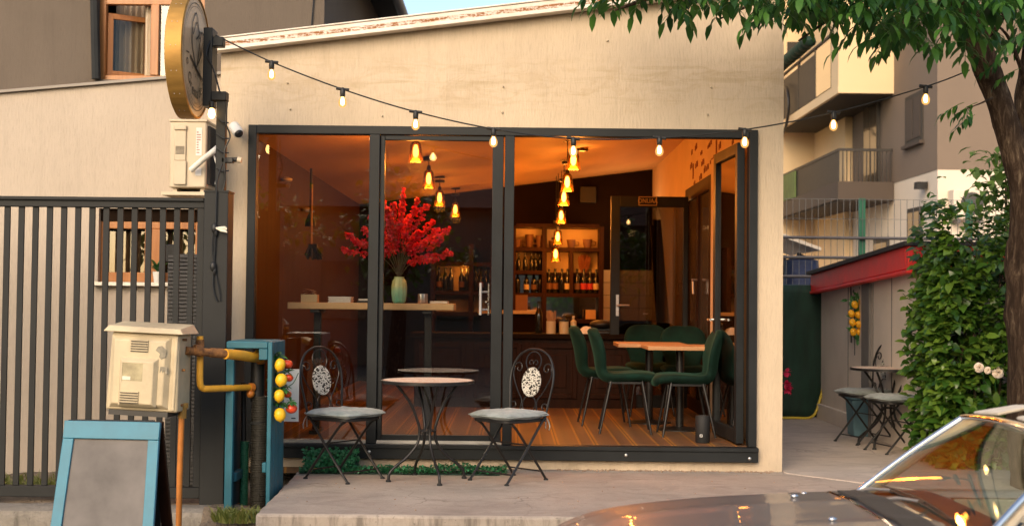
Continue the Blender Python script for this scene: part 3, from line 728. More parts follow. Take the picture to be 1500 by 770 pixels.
# left sash tilted open inwards
Hs = Matrix.Translation((wa.x+fr+.01, YG+.12, 0)) @ Matrix.Rotation(radians(33), 4, 'Z'); L = m0-wa.x-fr-.02
mb = MB(); zt = P(0, 14, YG).z
for x0, x1, z0, z1 in ((0, .06, wb.z+.065, zt), (L-.06, L, wb.z+.065, zt), (.06, L-.06, zt-.06, zt), (.06, L-.06, wb.z+.065, wb.z+.125)): mb.box(x0, x1, 0, .05, z0, z1, Hs)
sash = mb.build('open_sash', M['frame_wood'], wn, bevel=.004)
mb = MB(); mb.box(.06, L-.06, .02, .026, wb.z+.125, zt-.06, Hs); mb.build('sash_pane', M['glass_clear'], wn)
mb = MB(); mb.grid(lambda u, v: (wa.x+fr+(.80+u*.24)*(m0-wa.x-fr)-.10*(1-v)*(1-u)*0, YG+.19+.03*sin(u*22), wb.z+.05+v*2), 40, 2); mb.build('white_curtain', M['curtain_white'], wn, normals=False)
mb = MB(); mb.grid(lambda u, v: (wa.x+fr+(.02+u*.95)*(m0-wa.x-fr), YG+.40+.03*sin(u*45), wb.z+.05+v*2), 90, 2); mb.build('curtain', M['curtain'], wn, normals=False)
mb = MB(); mb.box(m1, wb.x-fr, YG+.09, YG+.096, wb.z+.06, P(0, 3, YG).z); mb.build('pane', M['glass_mirror'], wn)
mb = MB(); mb.grid(lambda u, v: (m1+u*(wb.x-fr-m1), YG+.16+.006*sin(u*30), wb.z+v*1.9), 30, 2); mb.build('opaque_fill', M['curtain_white'], wn, normals=False)  # pale sheet added behind the pane, imitating its bright sky reflection
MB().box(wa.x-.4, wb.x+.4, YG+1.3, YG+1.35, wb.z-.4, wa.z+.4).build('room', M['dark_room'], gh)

# ================================================================== METAL GATE, POST
YGt = 9.0
gate = thing('metal_gate', 'wide anthracite metal gate of upright bars in front of the cream house', 'gate', (-4, YGt, -.1))
zt0, zt1, zb1, zb0 = P(150, 304, YGt).z, P(150, 290, YGt).z, P(150, 711, YGt).z, P(150, 727, YGt).z
pxl, pxr = P(300, 500, YGt).x, P(335, 500, YGt).x
mb = MB(); mb.box(-6.6, pxl-.012, YGt-.03, YGt+.03, zt0, zt1); mb.box(-6.6, pxl-.012, YGt-.034, YGt+.034, zb0, zb1); mb.box(pxl-.06, pxl-.012, YGt-.028, YGt+.028, zb1, zt0)
mb.box(-6.6, pxl-.012, YGt-.05, YGt-.03, zt1-.02, zt1+.004)
mb.build('gate_frame', M['gate_metal'], gate, bevel=.004)
step = 20.75/1900*YGt; x = P(7, 500, YGt).x - 18*step
nb = 0
mb = MB()
while x < pxl-.09:
    mb.box(x-.0205, x+.0205, YGt-.009, YGt+.009, zb1, zt0); x += step
mb.build('bars', M['gate_metal'], gate, bevel=.002)
post = thing('gate_post', 'broad anthracite steel post between the gate and the teal cabinet', 'post', ((pxl+pxr)/2, YGt, -.15))
zp = P(318, 283, YGt).z
MB().box(pxl, pxr, YGt-.09, YGt+.09, -.2, zp).build('shaft', M['gate_metal'], post, bevel=.004)
MB().box(pxl-.004, pxr+.004, YGt-.094, YGt+.094, zp, zp+.012).build('cap', M['gate_metal'], post)
# black cable tied to the post with cord
cb = thing('hanging_cable', 'thin black cable tied to the gate post and hanging loose down its face', 'cable', (P(312, 350, 8.9).x, 8.9, 1))
pts = [P(a, b, 8.895) for a, b in ((326, 240), (319, 262), (317, 290), (316, 330), (315, 360), (313, 392), (312, 415), (314, 430), (318, 441))]
mb = MB(); mb.tube(bez(pts), .0055, 6); mb.tube(bez([P(a, b, 8.893) for a, b in ((313, 330), (311, 365), (315, 395), (321, 425), (322, 440))]), .004, 6); mb.build('wire', M['black_plastic'], cb)
for a, b in ((314, 334), (312, 390)): q = P(a, b, 8.89); mb = MB(); mb.ell(q, (.022, .018, .035), 10, 6); mb.ell(q+Vector((.012, 0, -.03)), (.012, .012, .03), 8, 6); mb.build('tape_knot', M['black_plastic'], cb)
mb = MB()
for k in range(7): a = P(316, 334, 8.88); b = P(331+rnd.uniform(-1, 2), 336+rnd.uniform(-4, 4), 8.87); mb.tube([a, a.lerp(b, .5)+Vector((0, -.01, rnd.uniform(-.008, .008))), b], .005, 5)
mb.build('frayed_cord', M['paper'], cb)
# ================================================================== SIGN POLE, ROUND SIGN
Yp = 9.02
pole = thing('sign_pole', 'dark steel pole and bracket rising from the gate post beside the round sign', 'pole', (P(325, 283, Yp).x, Yp, zp))
mb = MB(); q = P(325, 200, Yp)
mb.box(q.x-.035, q.x+.03, Yp-.03, Yp+.03, zp+.012, P(325, 140, Yp).z); mb.build('mast', M['gate_metal'], pole, bevel=.004)
mb = MB(); a = P(306, 128, Yp); b = P(333, 152, Yp)
mb.box(a.x-.02, b.x, Yp-.05, Yp+.05, P(0, 145, Yp).z+.0, P(0, 132, Yp).z); mb.build('cross_plate', M['gate_metal'], pole, bevel=.004)
mb = MB(); a0, a1 = P(299, 157, Yp), P(308, 43, Yp)
mb.box(a0.x, a1.x+.03, Yp-.06, Yp+.10, a0.z, a1.z); mb.box(a1.x+.0, a1.x+.10, Yp-.04, Yp+.04, P(0, 66, Yp).z, P(0, 52, Yp).z)
mb.build('sign_bracket', M['anthracite'], pole, bevel=.005)
mb = MB()
for k, (a, b) in enumerate(((172, 180), (196, 203), (217, 224), (246, 250))):
    mb.tube([P(317, a, Yp-.05), P(326, (a+b)/2+3, Yp-.06), P(335, b, Yp-.04)], .006, 6)
mb.tube(bez([P(333, 150, Yp-.05), P(331, 180, Yp-.07), P(337, 200, Yp-.05), P(329, 222, Yp-.06), P(330, 262, Yp-.05), P(326, 282, Yp-.05)]), .006, 6)
mb.tube(bez([P(308, 60, Yp-.06), P(302, 80, Yp-.1), P(312, 100, Yp-.06), P(322, 135, Yp-.06)]), .006, 6)
mb.build('cable', M['black_plastic'], pole)
mb = MB(); q = P(336, 235, Yp); mb.box(q.x-.05, q.x+.03, Yp-.03, Yp+.03, q.z-.018, q.z+.018); mb.tube([P(340, 234, Yp), P(349, 234, Yp)], .017, 10); mb.build('clamp', M['black_plastic'], pole, bevel=.004)
mb = MB(); mb.tube([P(348, 234, Yp), P(354, 235, Yp)], .022, 10); mb.build('clamp_cap', M['ac_white'], pole)
# bare bulb on the bracket
lb = thing('bracket_bulb', 'small lit bulb under the bracket behind the round sign', 'light bulb', tuple(P(310, 164, 8.95)))
q = P(310, 165, 8.95)
mb = MB(); mb.lathe([(.0, -.045), (.018, -.035), (.026, -.012), (.018, .018), (.013, .03), (0, .032)], q, 12); mb.build('bulb', M['bulb_glow'], lb)
mb = MB(); mb.lathe([(.017, .028), (.018, .075), (.0, .08)], q, 12); mb.build('socket', M['black_plastic'], lb)

Rs = .425; Ysg = 8.9; sx1 = -2.185
sgc = Vector((sx1, Ysg, P(285, 84, Ysg).z))
sign = thing('round_sign', 'large round brass shop sign seen almost edge-on above the gate post', 'sign', tuple(sgc))
RX = Matrix.Rotation(pi/2, 3, 'Y')
mb = MB(); mb.lathe([(Rs-.012, -.118), (Rs, -.112), (Rs, -.006), (Rs-.008, 0), (Rs-.016, 0), (Rs-.016, -.11), (0, -.11)], sgc, 96, RX)
rim = mb.build('rim', M['brass'], sign)
mb = MB()
for k in range(16):
    a = 2*pi*k/16
    for dx in (-.075, -.04): mb.ell(sgc+Vector((dx, cos(a)*Rs, sin(a)*Rs)), (.0035, .0035, .0035), 6, 4)
mb.build('rivets', M['alu'], rim)
mb = MB(); mb.lathe([(0, -.03), (Rs-.018, -.03), (Rs-.018, -.008), (0, -.008)], sgc, 96, RX); mb.build('face', M['sign_face'], sign)
tx = MB(); xf = sgc.x-.004
def on_face(y, z): return Vector((xf, sgc.y+y, sgc.z+z))
for r0, w in ((.37, .006), (.345, .003)):
    tx.add([on_face(cos(a)*r, sin(a)*r) for a in [2*pi*k/96 for k in range(96)] for r in (r0, r0-w)], [(2*k, 2*k+1, (2*k+3) % 192, (2*k+2) % 192) for k in range(96)])
def arc_text(word, r, size, a0, a1):
    n = len(word)
    for i, ch in enumerate(word):
        if ch == ' ': continue
        a = radians(a0+(a1-a0)*i/(n-1)); vs, fs = text_geo(ch, size)
        ca, sa = cos(a), sin(a)           # letter up points to the centre
        tx.add([on_face(ca*r + v.x*(-sa) - v.y*ca, sa*r + v.x*ca - v.y*sa) for v in vs], fs)
arc_text('le Grenatelep', .25, .115, 182, 345)
arc_text('bistro', .13, .055, 220, 320)
arc_text('coffee and drinks', .318, .035, 225, 315)
def stroke(pts, w=.008):
    pts = [Vector((0, a, b)) for a, b in pts]; pts = bez(pts, 6)
    for i in range(len(pts)-1):
        d = (pts[i+1]-pts[i]).normalized(); n = Vector((0, -d.z, d.y))*w
        tx.add([on_face((p+s*n).y, (p+s*n).z) for p, s in ((pts[i], 1), (pts[i], -1), (pts[i+1], -1), (pts[i+1], 1))], [(0, 1, 2, 3)])
stroke([(-.17, -.02), (.02, -.09), (.19, -.13)], .012)
stroke([(-.12, .22), (-.13, .08), (-.04, -.05), (.0, -.07)], .008)
stroke([(.0, -.07), (.15, .06), (.20, .17), (.12, .19), (.06, .05), (.02, -.05)], .007)
stroke([(-.12, .22), (-.02, .30), (.06, .18), (-.02, .12)], .006)
stroke([(-.10, .14), (0, .24), (.08, .14)], .006)
tx.build('lettering', M['black_text'], sign, normals=False)
# ================================================================== AC UNIT, CCTV
a, b = P(249, 177, 9.62), P(301, 281, 9.62)
ac = thing('air_conditioner', 'aged white air conditioner unit on a bracket between gate and cafe corner', 'air conditioner', ((a.x+b.x)/2, 9.9, b.z))
ax0, ax1, az0, az1 = a.x, b.x, b.z+.03, a.z
MB().box(ax0, ax1, 9.62, 10.40, az0, az1).build('casing', M['ac_white'], ac, bevel=.012)
MB().box(ax0-.006, ax1+.006, 9.61, 10.41, az1-.006, az1+.012).build('lid', M['ac_white'], ac, bevel=.004)
mb = MB(); mb.box(ax1+.001, ax1+.01, 9.66, 10.36, az0+.03, az1-.03)
for k in range(26): mb.box(ax1+.01, ax1+.016, 9.67+k*.0265, 9.675+k*.0265, az0+.03, az1-.03)
mb.build('side_grille', M['ac_dark'], ac)
w, h = ax1-ax0, az1-az0
mb = MB(); mb.box(ax0+.14*w, ax0+.48*w, 9.60, 9.618, az0+.02, az0+.40*h); mb.box(ax0+.14*w, ax0+.46*w, 9.606, 9.618, az0+.40*h, az0+.86*h); mb.box(ax0+.13*w, ax0+.47*w, 9.595, 9.618, az0+.86*h, az0+.93*h)
sv = mb.build('service_cover', M['ac_white'], ac, bevel=.006)
mb = MB()
for k in range(7): mb.box(ax0+.18*w, ax0+.42*w, 9.603, 9.6055, az0+(.50+k*.018)*h, az0+(.508+k*.018)*h)
mb.build('vent_slots', M['ac_dark'], sv)
mb = MB(); mb.box(ax0+.72*w, ax0+.88*w, 9.6165, 9.6195, az0+.48*h, az0+.90*h); mb.box(ax0+.72*w, ax0+.88*w, 9.6165, 9.6195, az0+.18*h, az0+.30*h); lab = mb.build('rating_label', M['paper_white'], ac)
mb = MB()
for k in range(9): mb.box(ax0+.74*w, ax0+(.78+.08*rnd.random())*w, 9.6150, 9.6164, az0+(.52+k*.038)*h, az0+(.535+k*.038)*h)
mb.build('label_print', mat('faded_print', (.40, .20, .16), .7), lab)
mb = MB(); mb.tube(bez([P(280, 249, 9.57), P(297, 234, 9.52), P(312, 222, 9.47), P(319, 216, 9.55)]), [.022]*8*3+[.022], 10); mb.tube(bez([P(312, 225, 9.5), P(318, 245, 9.5), P(316, 270, 9.5)]), .007, 6); mb.build('insulated_pipe', M['white'], ac)
mb = MB(); q0, q1 = P(236, 283, 9.62), P(308, 288, 9.62); mb.box(q0.x, q1.x, 9.62, 10.44, az0-.055, az0-.03); mb.box(ax0+.02, ax0+.05, 9.66, 10.36, az0-.03, az0-.001); mb.box(ax1-.05, ax1-.02, 9.66, 10.36, az0-.03, az0-.001); mb.build('bracket', M['ac_white'], ac)
q = P(346, 190, 9.88)
cc = thing('security_camera', 'small white security camera with dark lens on the cafe wall', 'security camera', tuple(q))
RC = Vector((.45, -.62, -.55)).to_track_quat('Z', 'Y').to_matrix()
mb = MB(); mb.lathe([(.0, -.07), (.03, -.068), (.042, -.05), (.042, .05), (.036, .062), (0, .064)], q, 20, RC); mb.lathe([(.0, -.05), (.035, -.05), (.035, -.03), (0, -.03)], (q.x-.01, 9.992, q.z+.02), 16, Matrix.Rotation(pi/2, 3, 'X')); mb.tube([(q.x-.01, 9.99, q.z+.02), (q.x, 9.92, q.z+.01)], .014, 8)
mb.build('housing', M['white'], cc)
mb = MB(); mb.lathe([(0, .0645), (.033, .0645), (.024, .078), (0, .082)], q, 18, RC); mb.build('lens', M['black_plastic'], cc)

# ================================================================== GAS METER BOX AND PIPES
Ym = 8.25
c = P(219, 543, Ym)
gm = thing('gas_meter_box', 'battered cream gas meter box with louvres and display window in front of gate', 'gas meter', (c.x, Ym, -.3))
Mg = Matrix.Translation((c.x, Ym, c.z)) @ Matrix.Rotation(radians(2.2), 4, 'Y') @ Matrix.Rotation(radians(-5), 4, 'Z')
W, Hh = .225, .245
def tp(f=0):   # tapered box
    pass
mb = MB()
vs = []
for z, ww, yy in ((-Hh, W+.008, 0), (Hh, W-.008, 0)):
    vs += [(-ww, -.11, z), (ww, -.11, z), (ww, .13, z), (-ww, .13, z)]
mb.add([Mg @ Vector(v) for v in vs], [(0,3,2,1),(4,5,6,7),(0,1,5,4),(1,2,6,5),(2,3,7,6),(3,0,4,7)])
mb.build('body', M['meter'], gm, bevel=.016)
mb = MB()
def plate(x0, x1, z0, z1, y0, y1, ins):
    a = [(x0, y0, z0), (x1, y0, z0), (x1, y0, z1), (x0, y0, z1), (x0+ins, y1, z0+ins), (x1-ins, y1, z0+ins), (x1-ins, y1, z1-ins), (x0+ins, y1, z1-ins)]
    mb.add([Mg @ Vector(v) for v in a], [(0,1,2,3),(7,6,5,4),(0,4,5,1),(1,5,6,2),(2,6,7,3),(3,7,4,0)])
plate(-W+.015, W-.05, -Hh+.015, Hh-.02, -.109, -.142, .03)
plate(-W+.085, W-.115, -Hh+.025, .09, -.141, -.172, .024)
plate(W-.035, W-.008, -Hh+.01, Hh-.01, -.109, -.118, .004)
mb.build('front_cover', M['meter'], gm, bevel=.008)
mb = MB()
wv = [(-W-.03, -.155, Hh+.0), (W+.035, -.155, Hh+.0), (W+.035, .15, Hh+.0), (-W-.03, .15, Hh+.0), (-W-.005, -.13, Hh+.038), (W+.005, -.13, Hh+.034), (W+.005, .12, Hh+.06), (-W-.005, .12, Hh+.06)]
mb.add([Mg @ Vector(v) for v in wv], [(0,3,2,1),(4,5,6,7),(0,1,5,4),(1,2,6,5),(2,3,7,6),(3,0,4,7)]); mb.build('lid', M['meter'], gm, bevel=.005)
mb = MB(); 
for k in range(5): mb.box(-.075, .035, -.1475, -.1415, .125+k*.0155, .130+k*.0155, Mg)
mb.build('louvre_slots', M['ac_dark'], gm); mb = MB()
for k in range(5): mb.box(-.115, .0, -.1775, -.1715, -.195+k*.0155, -.190+k*.0155, Mg)
mb.build('louvre_slots', M['ac_dark'], gm)
mb = MB()
for k in range(5): mb.box(-.078, .038, -.153, -.1415, .131+k*.0155, .137+k*.0155, Mg)
mb.build('louvres', M['meter'], gm); mb = MB()
for k in range(5): mb.box(-.118, .003, -.183, -.1715, -.189+k*.0155, -.183+k*.0155, Mg)
mb.build('louvres', M['meter'], gm)
mb = MB(); mb.box(-.11, .02, -.1725, -.1705, -.055, .055, Mg); mb.build('display_window', M['meter_window'], gm)
mb = MB(); mb.box(-.107, -.055, -.1750, -.1728, -.05, -.028, Mg); mb.build('display_label', M['paper'], gm)
mb = MB(); mb.box(-.115, .025, -.1755, -.1706, .0552, .063, Mg); mb.box(-.117, -.1102, -.1755, -.1706, -.06, .055, Mg); mb.build('display_rim', M['meter'], gm)
mb = MB()
pa = [(.085, .140), (.10, .165), (.125, .17), (.155, .145), (.15, .10), (.125, .085), (.11, .10), (.115, .12)]
mb.prism(pa, 'y', -.1445, -.1422); mb.prism([(.085, .02), (.10, .045), (.11, .04), (.108, .0), (.098, .0), (.096, .015), (.09, -.005)], 'y', -.1445, -.1422)
mb.prism([(.118, .0), (.12, .04), (.165, .042), (.168, -.003), (.155, 0), (.148, .02), (.138, .0), (.13, .018)], 'y', -.1445, -.1422)
mb.v = [tuple(Mg @ Vector(v)) for v in mb.v]; mb.build('worn_patches', M['meter_dirt'], gm)
mb = MB()
for z in (-.20, .02, .21): mb.tube([Mg @ Vector((W-.01, -.04, z)), Mg @ Vector((W+.02, -.04, z))], .008, 8)
mb.build('side_bolts', M['rust'], gm)
mb = MB(); mb.box(-W+.02, W-.05, -.12, .12, -Hh-.03, -Hh+.002, Mg); mb.build('underside', M['ac_dark'], gm)
ps = thing('gas_riser_pipe', 'orange painted riser pipe carrying the cream meter box', 'pipe', (P(265, 770, Ym).x, Ym, -.42))
mb = MB(); mb.tube([P(266, 612, Ym), P(263, 700, Ym), Vector((P(262, 760, Ym).x, Ym, -.42))], .019, 12); mb.build('riser', M['orange_pipe'], ps)
mb = MB(); mb.tube([P(268, 590, Ym), P(268, 597, Ym)], .034, 14); mb.tube([P(267.5, 597, Ym), P(267, 612, Ym)], .026, 14); mb.build('fitting', M['brass'], ps)
gp = thing('yellow_gas_pipe', 'yellow gas pipe with rusty joint leading from meter box into teal cabinet', 'pipe', (P(330, 520, 8.5).x, 8.5, .4))
mb = MB(); mb.tube(bez([P(330, 518, 8.42), P(352, 520, 8.55), P(372, 523, 8.7), P(381, 521, 8.78)]), .034, 14); mb.ell(P(380, 521, 8.78), .045, 14, 8)
mb.tube(bez([P(293, 492, 8.4), P(293, 530, 8.4), P(293, 560, 8.4), P(297, 568, 8.42), P(306, 569, 8.45), P(335, 568, 8.6), P(366, 567, 8.78)], 6), .022, 12); mb.build('pipe', M['yellow_pipe'], gp)
mb = MB(); mb.tube([P(272, 513, 8.25), P(280, 514, 8.29)], .026, 12); mb.tube([P(280, 514, 8.29), P(296, 515, 8.33), P(331, 518, 8.43)], .026, 12); mb.tube([P(284, 512, 8.30), P(294, 514, 8.33)], .036, 12); mb.tube([P(308, 516, 8.37), P(326, 517, 8.42)], .031, 12); mb.tube([P(293, 497, 8.4), P(293, 508, 8.4)], .027, 10)
mb.build('rusty_joint', M['rust'], gp)
mb = MB(); mb.ell(P(382, 521, 8.80), (.05, .05, .06), 12, 8); mb.tube([P(366, 567, 8.78), P(371, 567, 8.8)], .03, 12); mb.ell(P(367, 576, 8.79), (.03, .03, .03), 10, 6); mb.build('elbow', M['orange_pipe'], gp)

# ================================================================== TEAL CABINET
tc = thing('teal_cabinet', 'open-fronted teal wooden cabinet around the gas pipes', 'cabinet', (-1.75, 8.9, -.12))
y0, y1 = 8.62, 9.12
xa, xb, xc = P(330, 600, y0).x, P(391, 600, y0).x, P(413, 600, y1).x
zt = P(360, 500, y0).z; zb = -.10
mb = MB()
for k in range(4):
    ya = y0+.0+k*(y1-y0)/4; mb.box(xb-.0, xb+.028, ya+.002, ya+(y1-y0)/4-.006, zb+.01*(k % 2), zt-.002)
mb.build('slatted_side', M['teal'], tc, bevel=.004)
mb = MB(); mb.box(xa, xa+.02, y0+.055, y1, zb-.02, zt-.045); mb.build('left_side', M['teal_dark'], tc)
mb = MB(); mb.box(xa, xa+.052, y0, y0+.05, zb-.02, zt-.047); mb.box(xb-.06, xb-.002, y0, y0+.045, zt-.12, zt-.047); mb.box(xa, xb-.002, y0, y0+.04, zt-.045, zt); mb.box(xa, xb-.002, y0+.042, y1, zt-.018, zt+.002); mb.box(xa+.022, xa+.06, y0+.1, y1, zb+.16, zb+.22)
mb.box(xb-.028, xb-.001, y0+.006, y0+.05, zb+.235, zb+.30)
mb.build('frame', M['teal'], tc, bevel=.005)
bp = thing('corrugated_hose', 'thick black corrugated hose standing inside the teal cabinet', 'hose', (P(378, 738, 8.85).x, 8.85, -.12))
q0 = P(379, 738, 8.85); q0.z = -.13; q1 = P(377, 582, 8.85); mb = MB()
pr = []
n = 46
for k in range(n+1):
    z = q0.z + (q1.z-q0.z)*k/n
    pr += [(.056, z), (.062, z+.004), (.062, z+.009), (.056, z+.012)]
mb.lathe([(r, z-q0.z) for r, z in pr], q0, 22); mb.build('ribbed_sleeve', M['hose_black'], bp)
mb = MB(); mb.tube([P(379, 620, 8.85), P(379, 616, 8.85)], .0635, 22); mb.build('clip', M['gate_metal'], bp)
mb = MB(); mb.tube([Vector((q1.x, 8.85, q1.z-.02)), Vector((q1.x, 8.85, P(377, 522, 8.85).z))], .046, 18); mb.build('inner_pipe', M['black_plastic'], bp)
hp = thing('green_corrugated_hose', 'thin green corrugated hose standing in the cabinet beside the black one', 'hose', (P(355, 738, 8.95).x, 8.95, -.12))
q0 = P(357, 735, 8.95); q0.z = -.13; q1 = P(357, 645, 8.95); mb = MB(); pr = []
for k in range(31):
    z = (q1.z-q0.z)*k/31; pr += [(.027, z), (.031, z+.003), (.031, z+.009), (.027, z+.012)]
mb.lathe(pr, q0, 16); mb.build('ribbed_sleeve', M['hose_green'], hp)
mb = MB(); mb.tube([Vector((q1.x, 8.95, q1.z)), P(357, 560, 8.95)], .018, 10); mb.build('inner_pipe', M['black_plastic'], hp)
# white board behind the garland
q0, q1 = P(400, 540, 9.22), P(437, 617, 9.22)
wb_ = thing('notice_board', 'pale blank board leaning behind the lemon and tomato garland', 'board', ((q0.x+q1.x)/2, 9.22, q1.z))
mb = MB(); mb.box(q0.x, q1.x, 9.22, 9.232, q1.z, q0.z); mb.build('panel', M['white'], wb_)
mb = MB(); mb.box(q1.x-.05, q1.x-.02, 9.217, 9.2195, q1.z+.02, q1.z+.027); mb.build('maker_mark', M['black_text'], wb_)
mb = MB(); mb.box(q0.x+.05, q0.x+.07, 9.235, 9.25, 0, q0.z-.05); mb.build('stake', M['gate_metal'], wb_)

def fruit(mb, c, r, L, tilt=0):
    Mt = Matrix.Rotation(tilt, 3, 'Y')
    prof = [(0, -L), (r*.10, -L*.985), (r*.17, -L*.93)] + [(r*sin(pi*(.09+.88*k/14))**.85, -L*.86*cos(pi*(.09+.88*k/14))) for k in range(15)] + [(0, L*.88)]
    mb.lathe(prof, c, 18, Mt)
gl = thing('lemon_tomato_garland', 'garland of yellow lemons and red tomatoes hung on the teal cabinet', 'garland', tuple(P(412, 520, 8.72)))
for (px, py, r, L, t) in ((410, 534, .036, .050, .25), (412, 556, .040, .050, .2), (409, 579, .036, .048, .1), (410, 607, .040, .052, -.1)):
    mb = MB(); fruit(mb, P(px, py, 8.68), r, L, t); mb.build('lemon', M['lemon'], gl)
for (px, py, r) in ((421, 533, .036), (423, 553, .031), (421, 577, .028), (427, 598, .039)):
    mb = MB(); mb.lathe([(0, -r*.85)]+[(r*sin(pi*k/14), -r*.85*cos(pi*k/14)) for k in range(1, 13)]+[(r*.18, r*.74), (0, r*.70)], P(px, py, 8.76), 22); mb.build('tomato', M['tomato'], gl)
mb = MB()
for (px, py) in ((403, 519), (408, 522), (403, 545), (407, 567), (417, 570), (404, 590), (412, 592), (426, 588), (415, 566), (402, 575), (404, 556), (420, 545)):
    for k in range(11):
        a = rnd.uniform(0, 6.3); mb.leaf(P(px, py, 8.73), (cos(a), sin(a)*.8-.2, rnd.uniform(-.8, .6)), (0, -.3, 1), rnd.uniform(.035, .075), rnd.uniform(.012, .026))
mb.build('leaves', M['leaf_garland'], gl, normals=False)
mb = MB(); mb.tube(bez([P(404, 517, 8.75), P(406, 550, 8.77), P(408, 590, 8.77), P(409, 600, 8.75)]), .005, 6); mb.tube(bez([P(437, 546, 8.78), P(430, 560, 8.74), P(420, 570, 8.74), P(427, 590, 8.76)]), .003, 5); mb.build('stem', M['leaf_garland'], gl)

# ribbed grey panel behind the gate
rp = thing('ribbed_panel', 'grey horizontally ribbed panel standing behind the right end of the gate', 'panel', (P(275, 600, 9.6).x, 9.6, -.14))
mb = MB(); q0, q1 = P(250, 600, 9.6), P(303, 600, 9.6); zt = P(275, 372, 9.5).z
Mr = Matrix.Translation((q0.x, 9.45, -.14)) @ Matrix.Rotation(radians(14), 4, 'Z')
L = (q1.x-q0.x); hh = zt+.14
mb.box(0, L, .02, .05, 0, hh, Mr)
k = 0.01
while k < hh-.02: mb.box(0, L, 0, .02, k, k+.017, Mr); k += .028
mb.build('ribs', M['grey_rib'], rp)
bb = thing('junction_box', 'small black box fixed behind the gate bars beside the window', 'box', tuple(P(251, 372, 9.5)))
q = P(252, 372, 9.5); MB().box(q.x-.04, q.x+.035, 9.46, 9.54, q.z-.06, q.z+.07).build('case', M['black_plastic'], bb, bevel=.006)
mb = MB(); mb.tube([(q.x, 9.5, q.z-.06), (q.x, 9.5, -.14)], .012, 8); mb.build('stem', M['black_plastic'], bb)

# ================================================================== A-BOARD
Ya = 7.05
ab = thing('chalkboard_sign', 'blank grey chalkboard A-frame sign with blue wooden frame on the road edge', 'sign', (P(160, 800, Ya).x, Ya, -.42))
zf = -.40; tl, tr = P(95, 616, Ya), P(240, 621, Ya); bl = P(72, 800, Ya-.22); br = P(226, 800, Ya-.22)
ztop = (tl.z+tr.z)/2+.004
hb = ztop-zf; wt = (tr.x-tl.x); cx = (tl.x+tr.x)/2
lean = math.atan2(.21, hb)
Mf = Matrix.Translation((cx, Ya, zf)) @ Matrix.Rotation(radians(-3), 4, 'Z') 
def face_board(sgn):
    Mx = Matrix.Translation((cx, Ya, ztop)) @ Matrix.Rotation(radians(-6), 4, 'Z') @ Matrix.Rotation(sgn*lean, 4, 'X') @ Matrix.Translation((0, -.012 if sgn < 0 else .012, 0))
    w0 = wt/2; HH = hb/cos(lean)
    y0, y1 = (-.016, .006) if sgn < 0 else (-.006, .016)
    mb = MB(); sp = .030   # legs splay: wider at the foot
    def q(xa, xb, za, zb, off=0):
        vs = []
        for y in (y0-off, y1):
            for z, (xl, xr) in ((za, xa), (zb, xb)): vs += [(xl, y, z), (xr, y, z)]
        mb.add([Mx @ Vector(v) for v in vs], [(0,2,3,1),(4,5,7,6),(0,1,5,4),(2,6,7,3),(0,4,6,2),(1,3,7,5)])
    fo = lambda z: w0 + sp*(-z)/HH
    q((-w0, w0), (-w0, w0), -.095, 0, .003)
    lw = .06
    q((-fo(-HH), -fo(-HH)+lw), (-w0, -w0+lw), -HH, -.096)
    q((fo(-HH)-lw, fo(-HH)), (w0-lw, w0), -HH, -.096)
    q((-fo(-.95)+lw+.002, fo(-.95)-lw-.002), (-fo(-.87)+lw+.002, fo(-.87)-lw-.002), -.95, -.87)
    mb.build('frame', M['sky_blue'] if sgn < 0 else M['dark_wood'], ab, bevel=.003)
    mb = MB(); mb.box(-w0+lw-.012, w0-lw+.012, -.003, .004, -.869, -.0965, Mx); b = mb.build('board', M['board'] if sgn < 0 else M['black_plastic'], ab)
    if sgn < 0:
        t = MB(); out = [(-.022, -.86), (-.024, -.80), (-.018, -.775), (-.020, -.77), (-.020, -.757), (.020, -.757), (.020, -.77), (.018, -.775), (.024, -.80), (.022, -.86)]
        t.tube([Mx @ Vector((w0-.155+x, -.0065, z)) for x, z in out], .0022, 6); t.build('chalk_bottle', M['white_text'], b)
face_board(-1); face_board(1)
mb = MB(); mb.tube([(cx-wt/2+.05, Ya, ztop+.004), (cx+wt/2-.05, Ya, ztop+.004)], .008, 8); mb.build('hinge', M['gate_metal'], ab)

# ================================================================== BISTRO TABLES AND CHAIRS
def make_table(name, label, topmat, h=.715, r=.335):
    t = thing(name, label, 'table', (0, 0, 0))
    mb = MB(); mb.lathe([(0, h-.012), (r-.014, h-.012), (r-.014, h), (0, h)], (0, 0, 0), 64); top = mb.build('table_top', topmat, t)
    mb = MB(); mb.lathe([(r-.013, h-.024), (r, h-.022), (r, h-.001), (r-.004, h+.001), (r-.013, h+.001), (r-.013, h-.024)], (0, 0, 0), 64, caps=False); mb.lathe([(0, h-.022), (r-.013, h-.022), (r-.013, h-.014), (0, h-.014)], (0, 0, 0), 64); mb.build('rim', M['black_iron'], t)
    for k in range(4):
        a = pi/2*k; pts = [(.235, h-.028), (.20, h-.07), (.125, h-.17), (.075, h-.29), (.058, h-.36), (.075, .26), (.15, .17), (.235, .105), (.277, .06), (.285, .01)]
        mb = MB(); mb.tube(bez([(cos(a)*x, sin(a)*x, z) for x, z in pts], 5), .0105, 10)
        l = mb.build('leg', M['black_iron'], t)
        mb = MB(); mb.lathe([(0, 0), (.019, 0), (.019, .010), (.013, .016), (0, .016)], (cos(a)*.285, sin(a)*.285, 0), 12); mb.build('foot', M['rubber'], l)
    mb = MB(); mb.tube([(cos(a)*.055, sin(a)*.055, .355) for a in [2*pi*k/20 for k in range(20)]], .006, 6, closed=True); mb.build('ring', M['black_iron'], t)
    return t
def scroll(c, r0, r1, a0, a1, n=22):
    return [(c[0]+(r0+(r1-r0)*k/n)*cos(a0+(a1-a0)*k/n), c[1]+(r0+(r1-r0)*k/n)*sin(a0+(a1-a0)*k/n)) for k in range(n+1)]
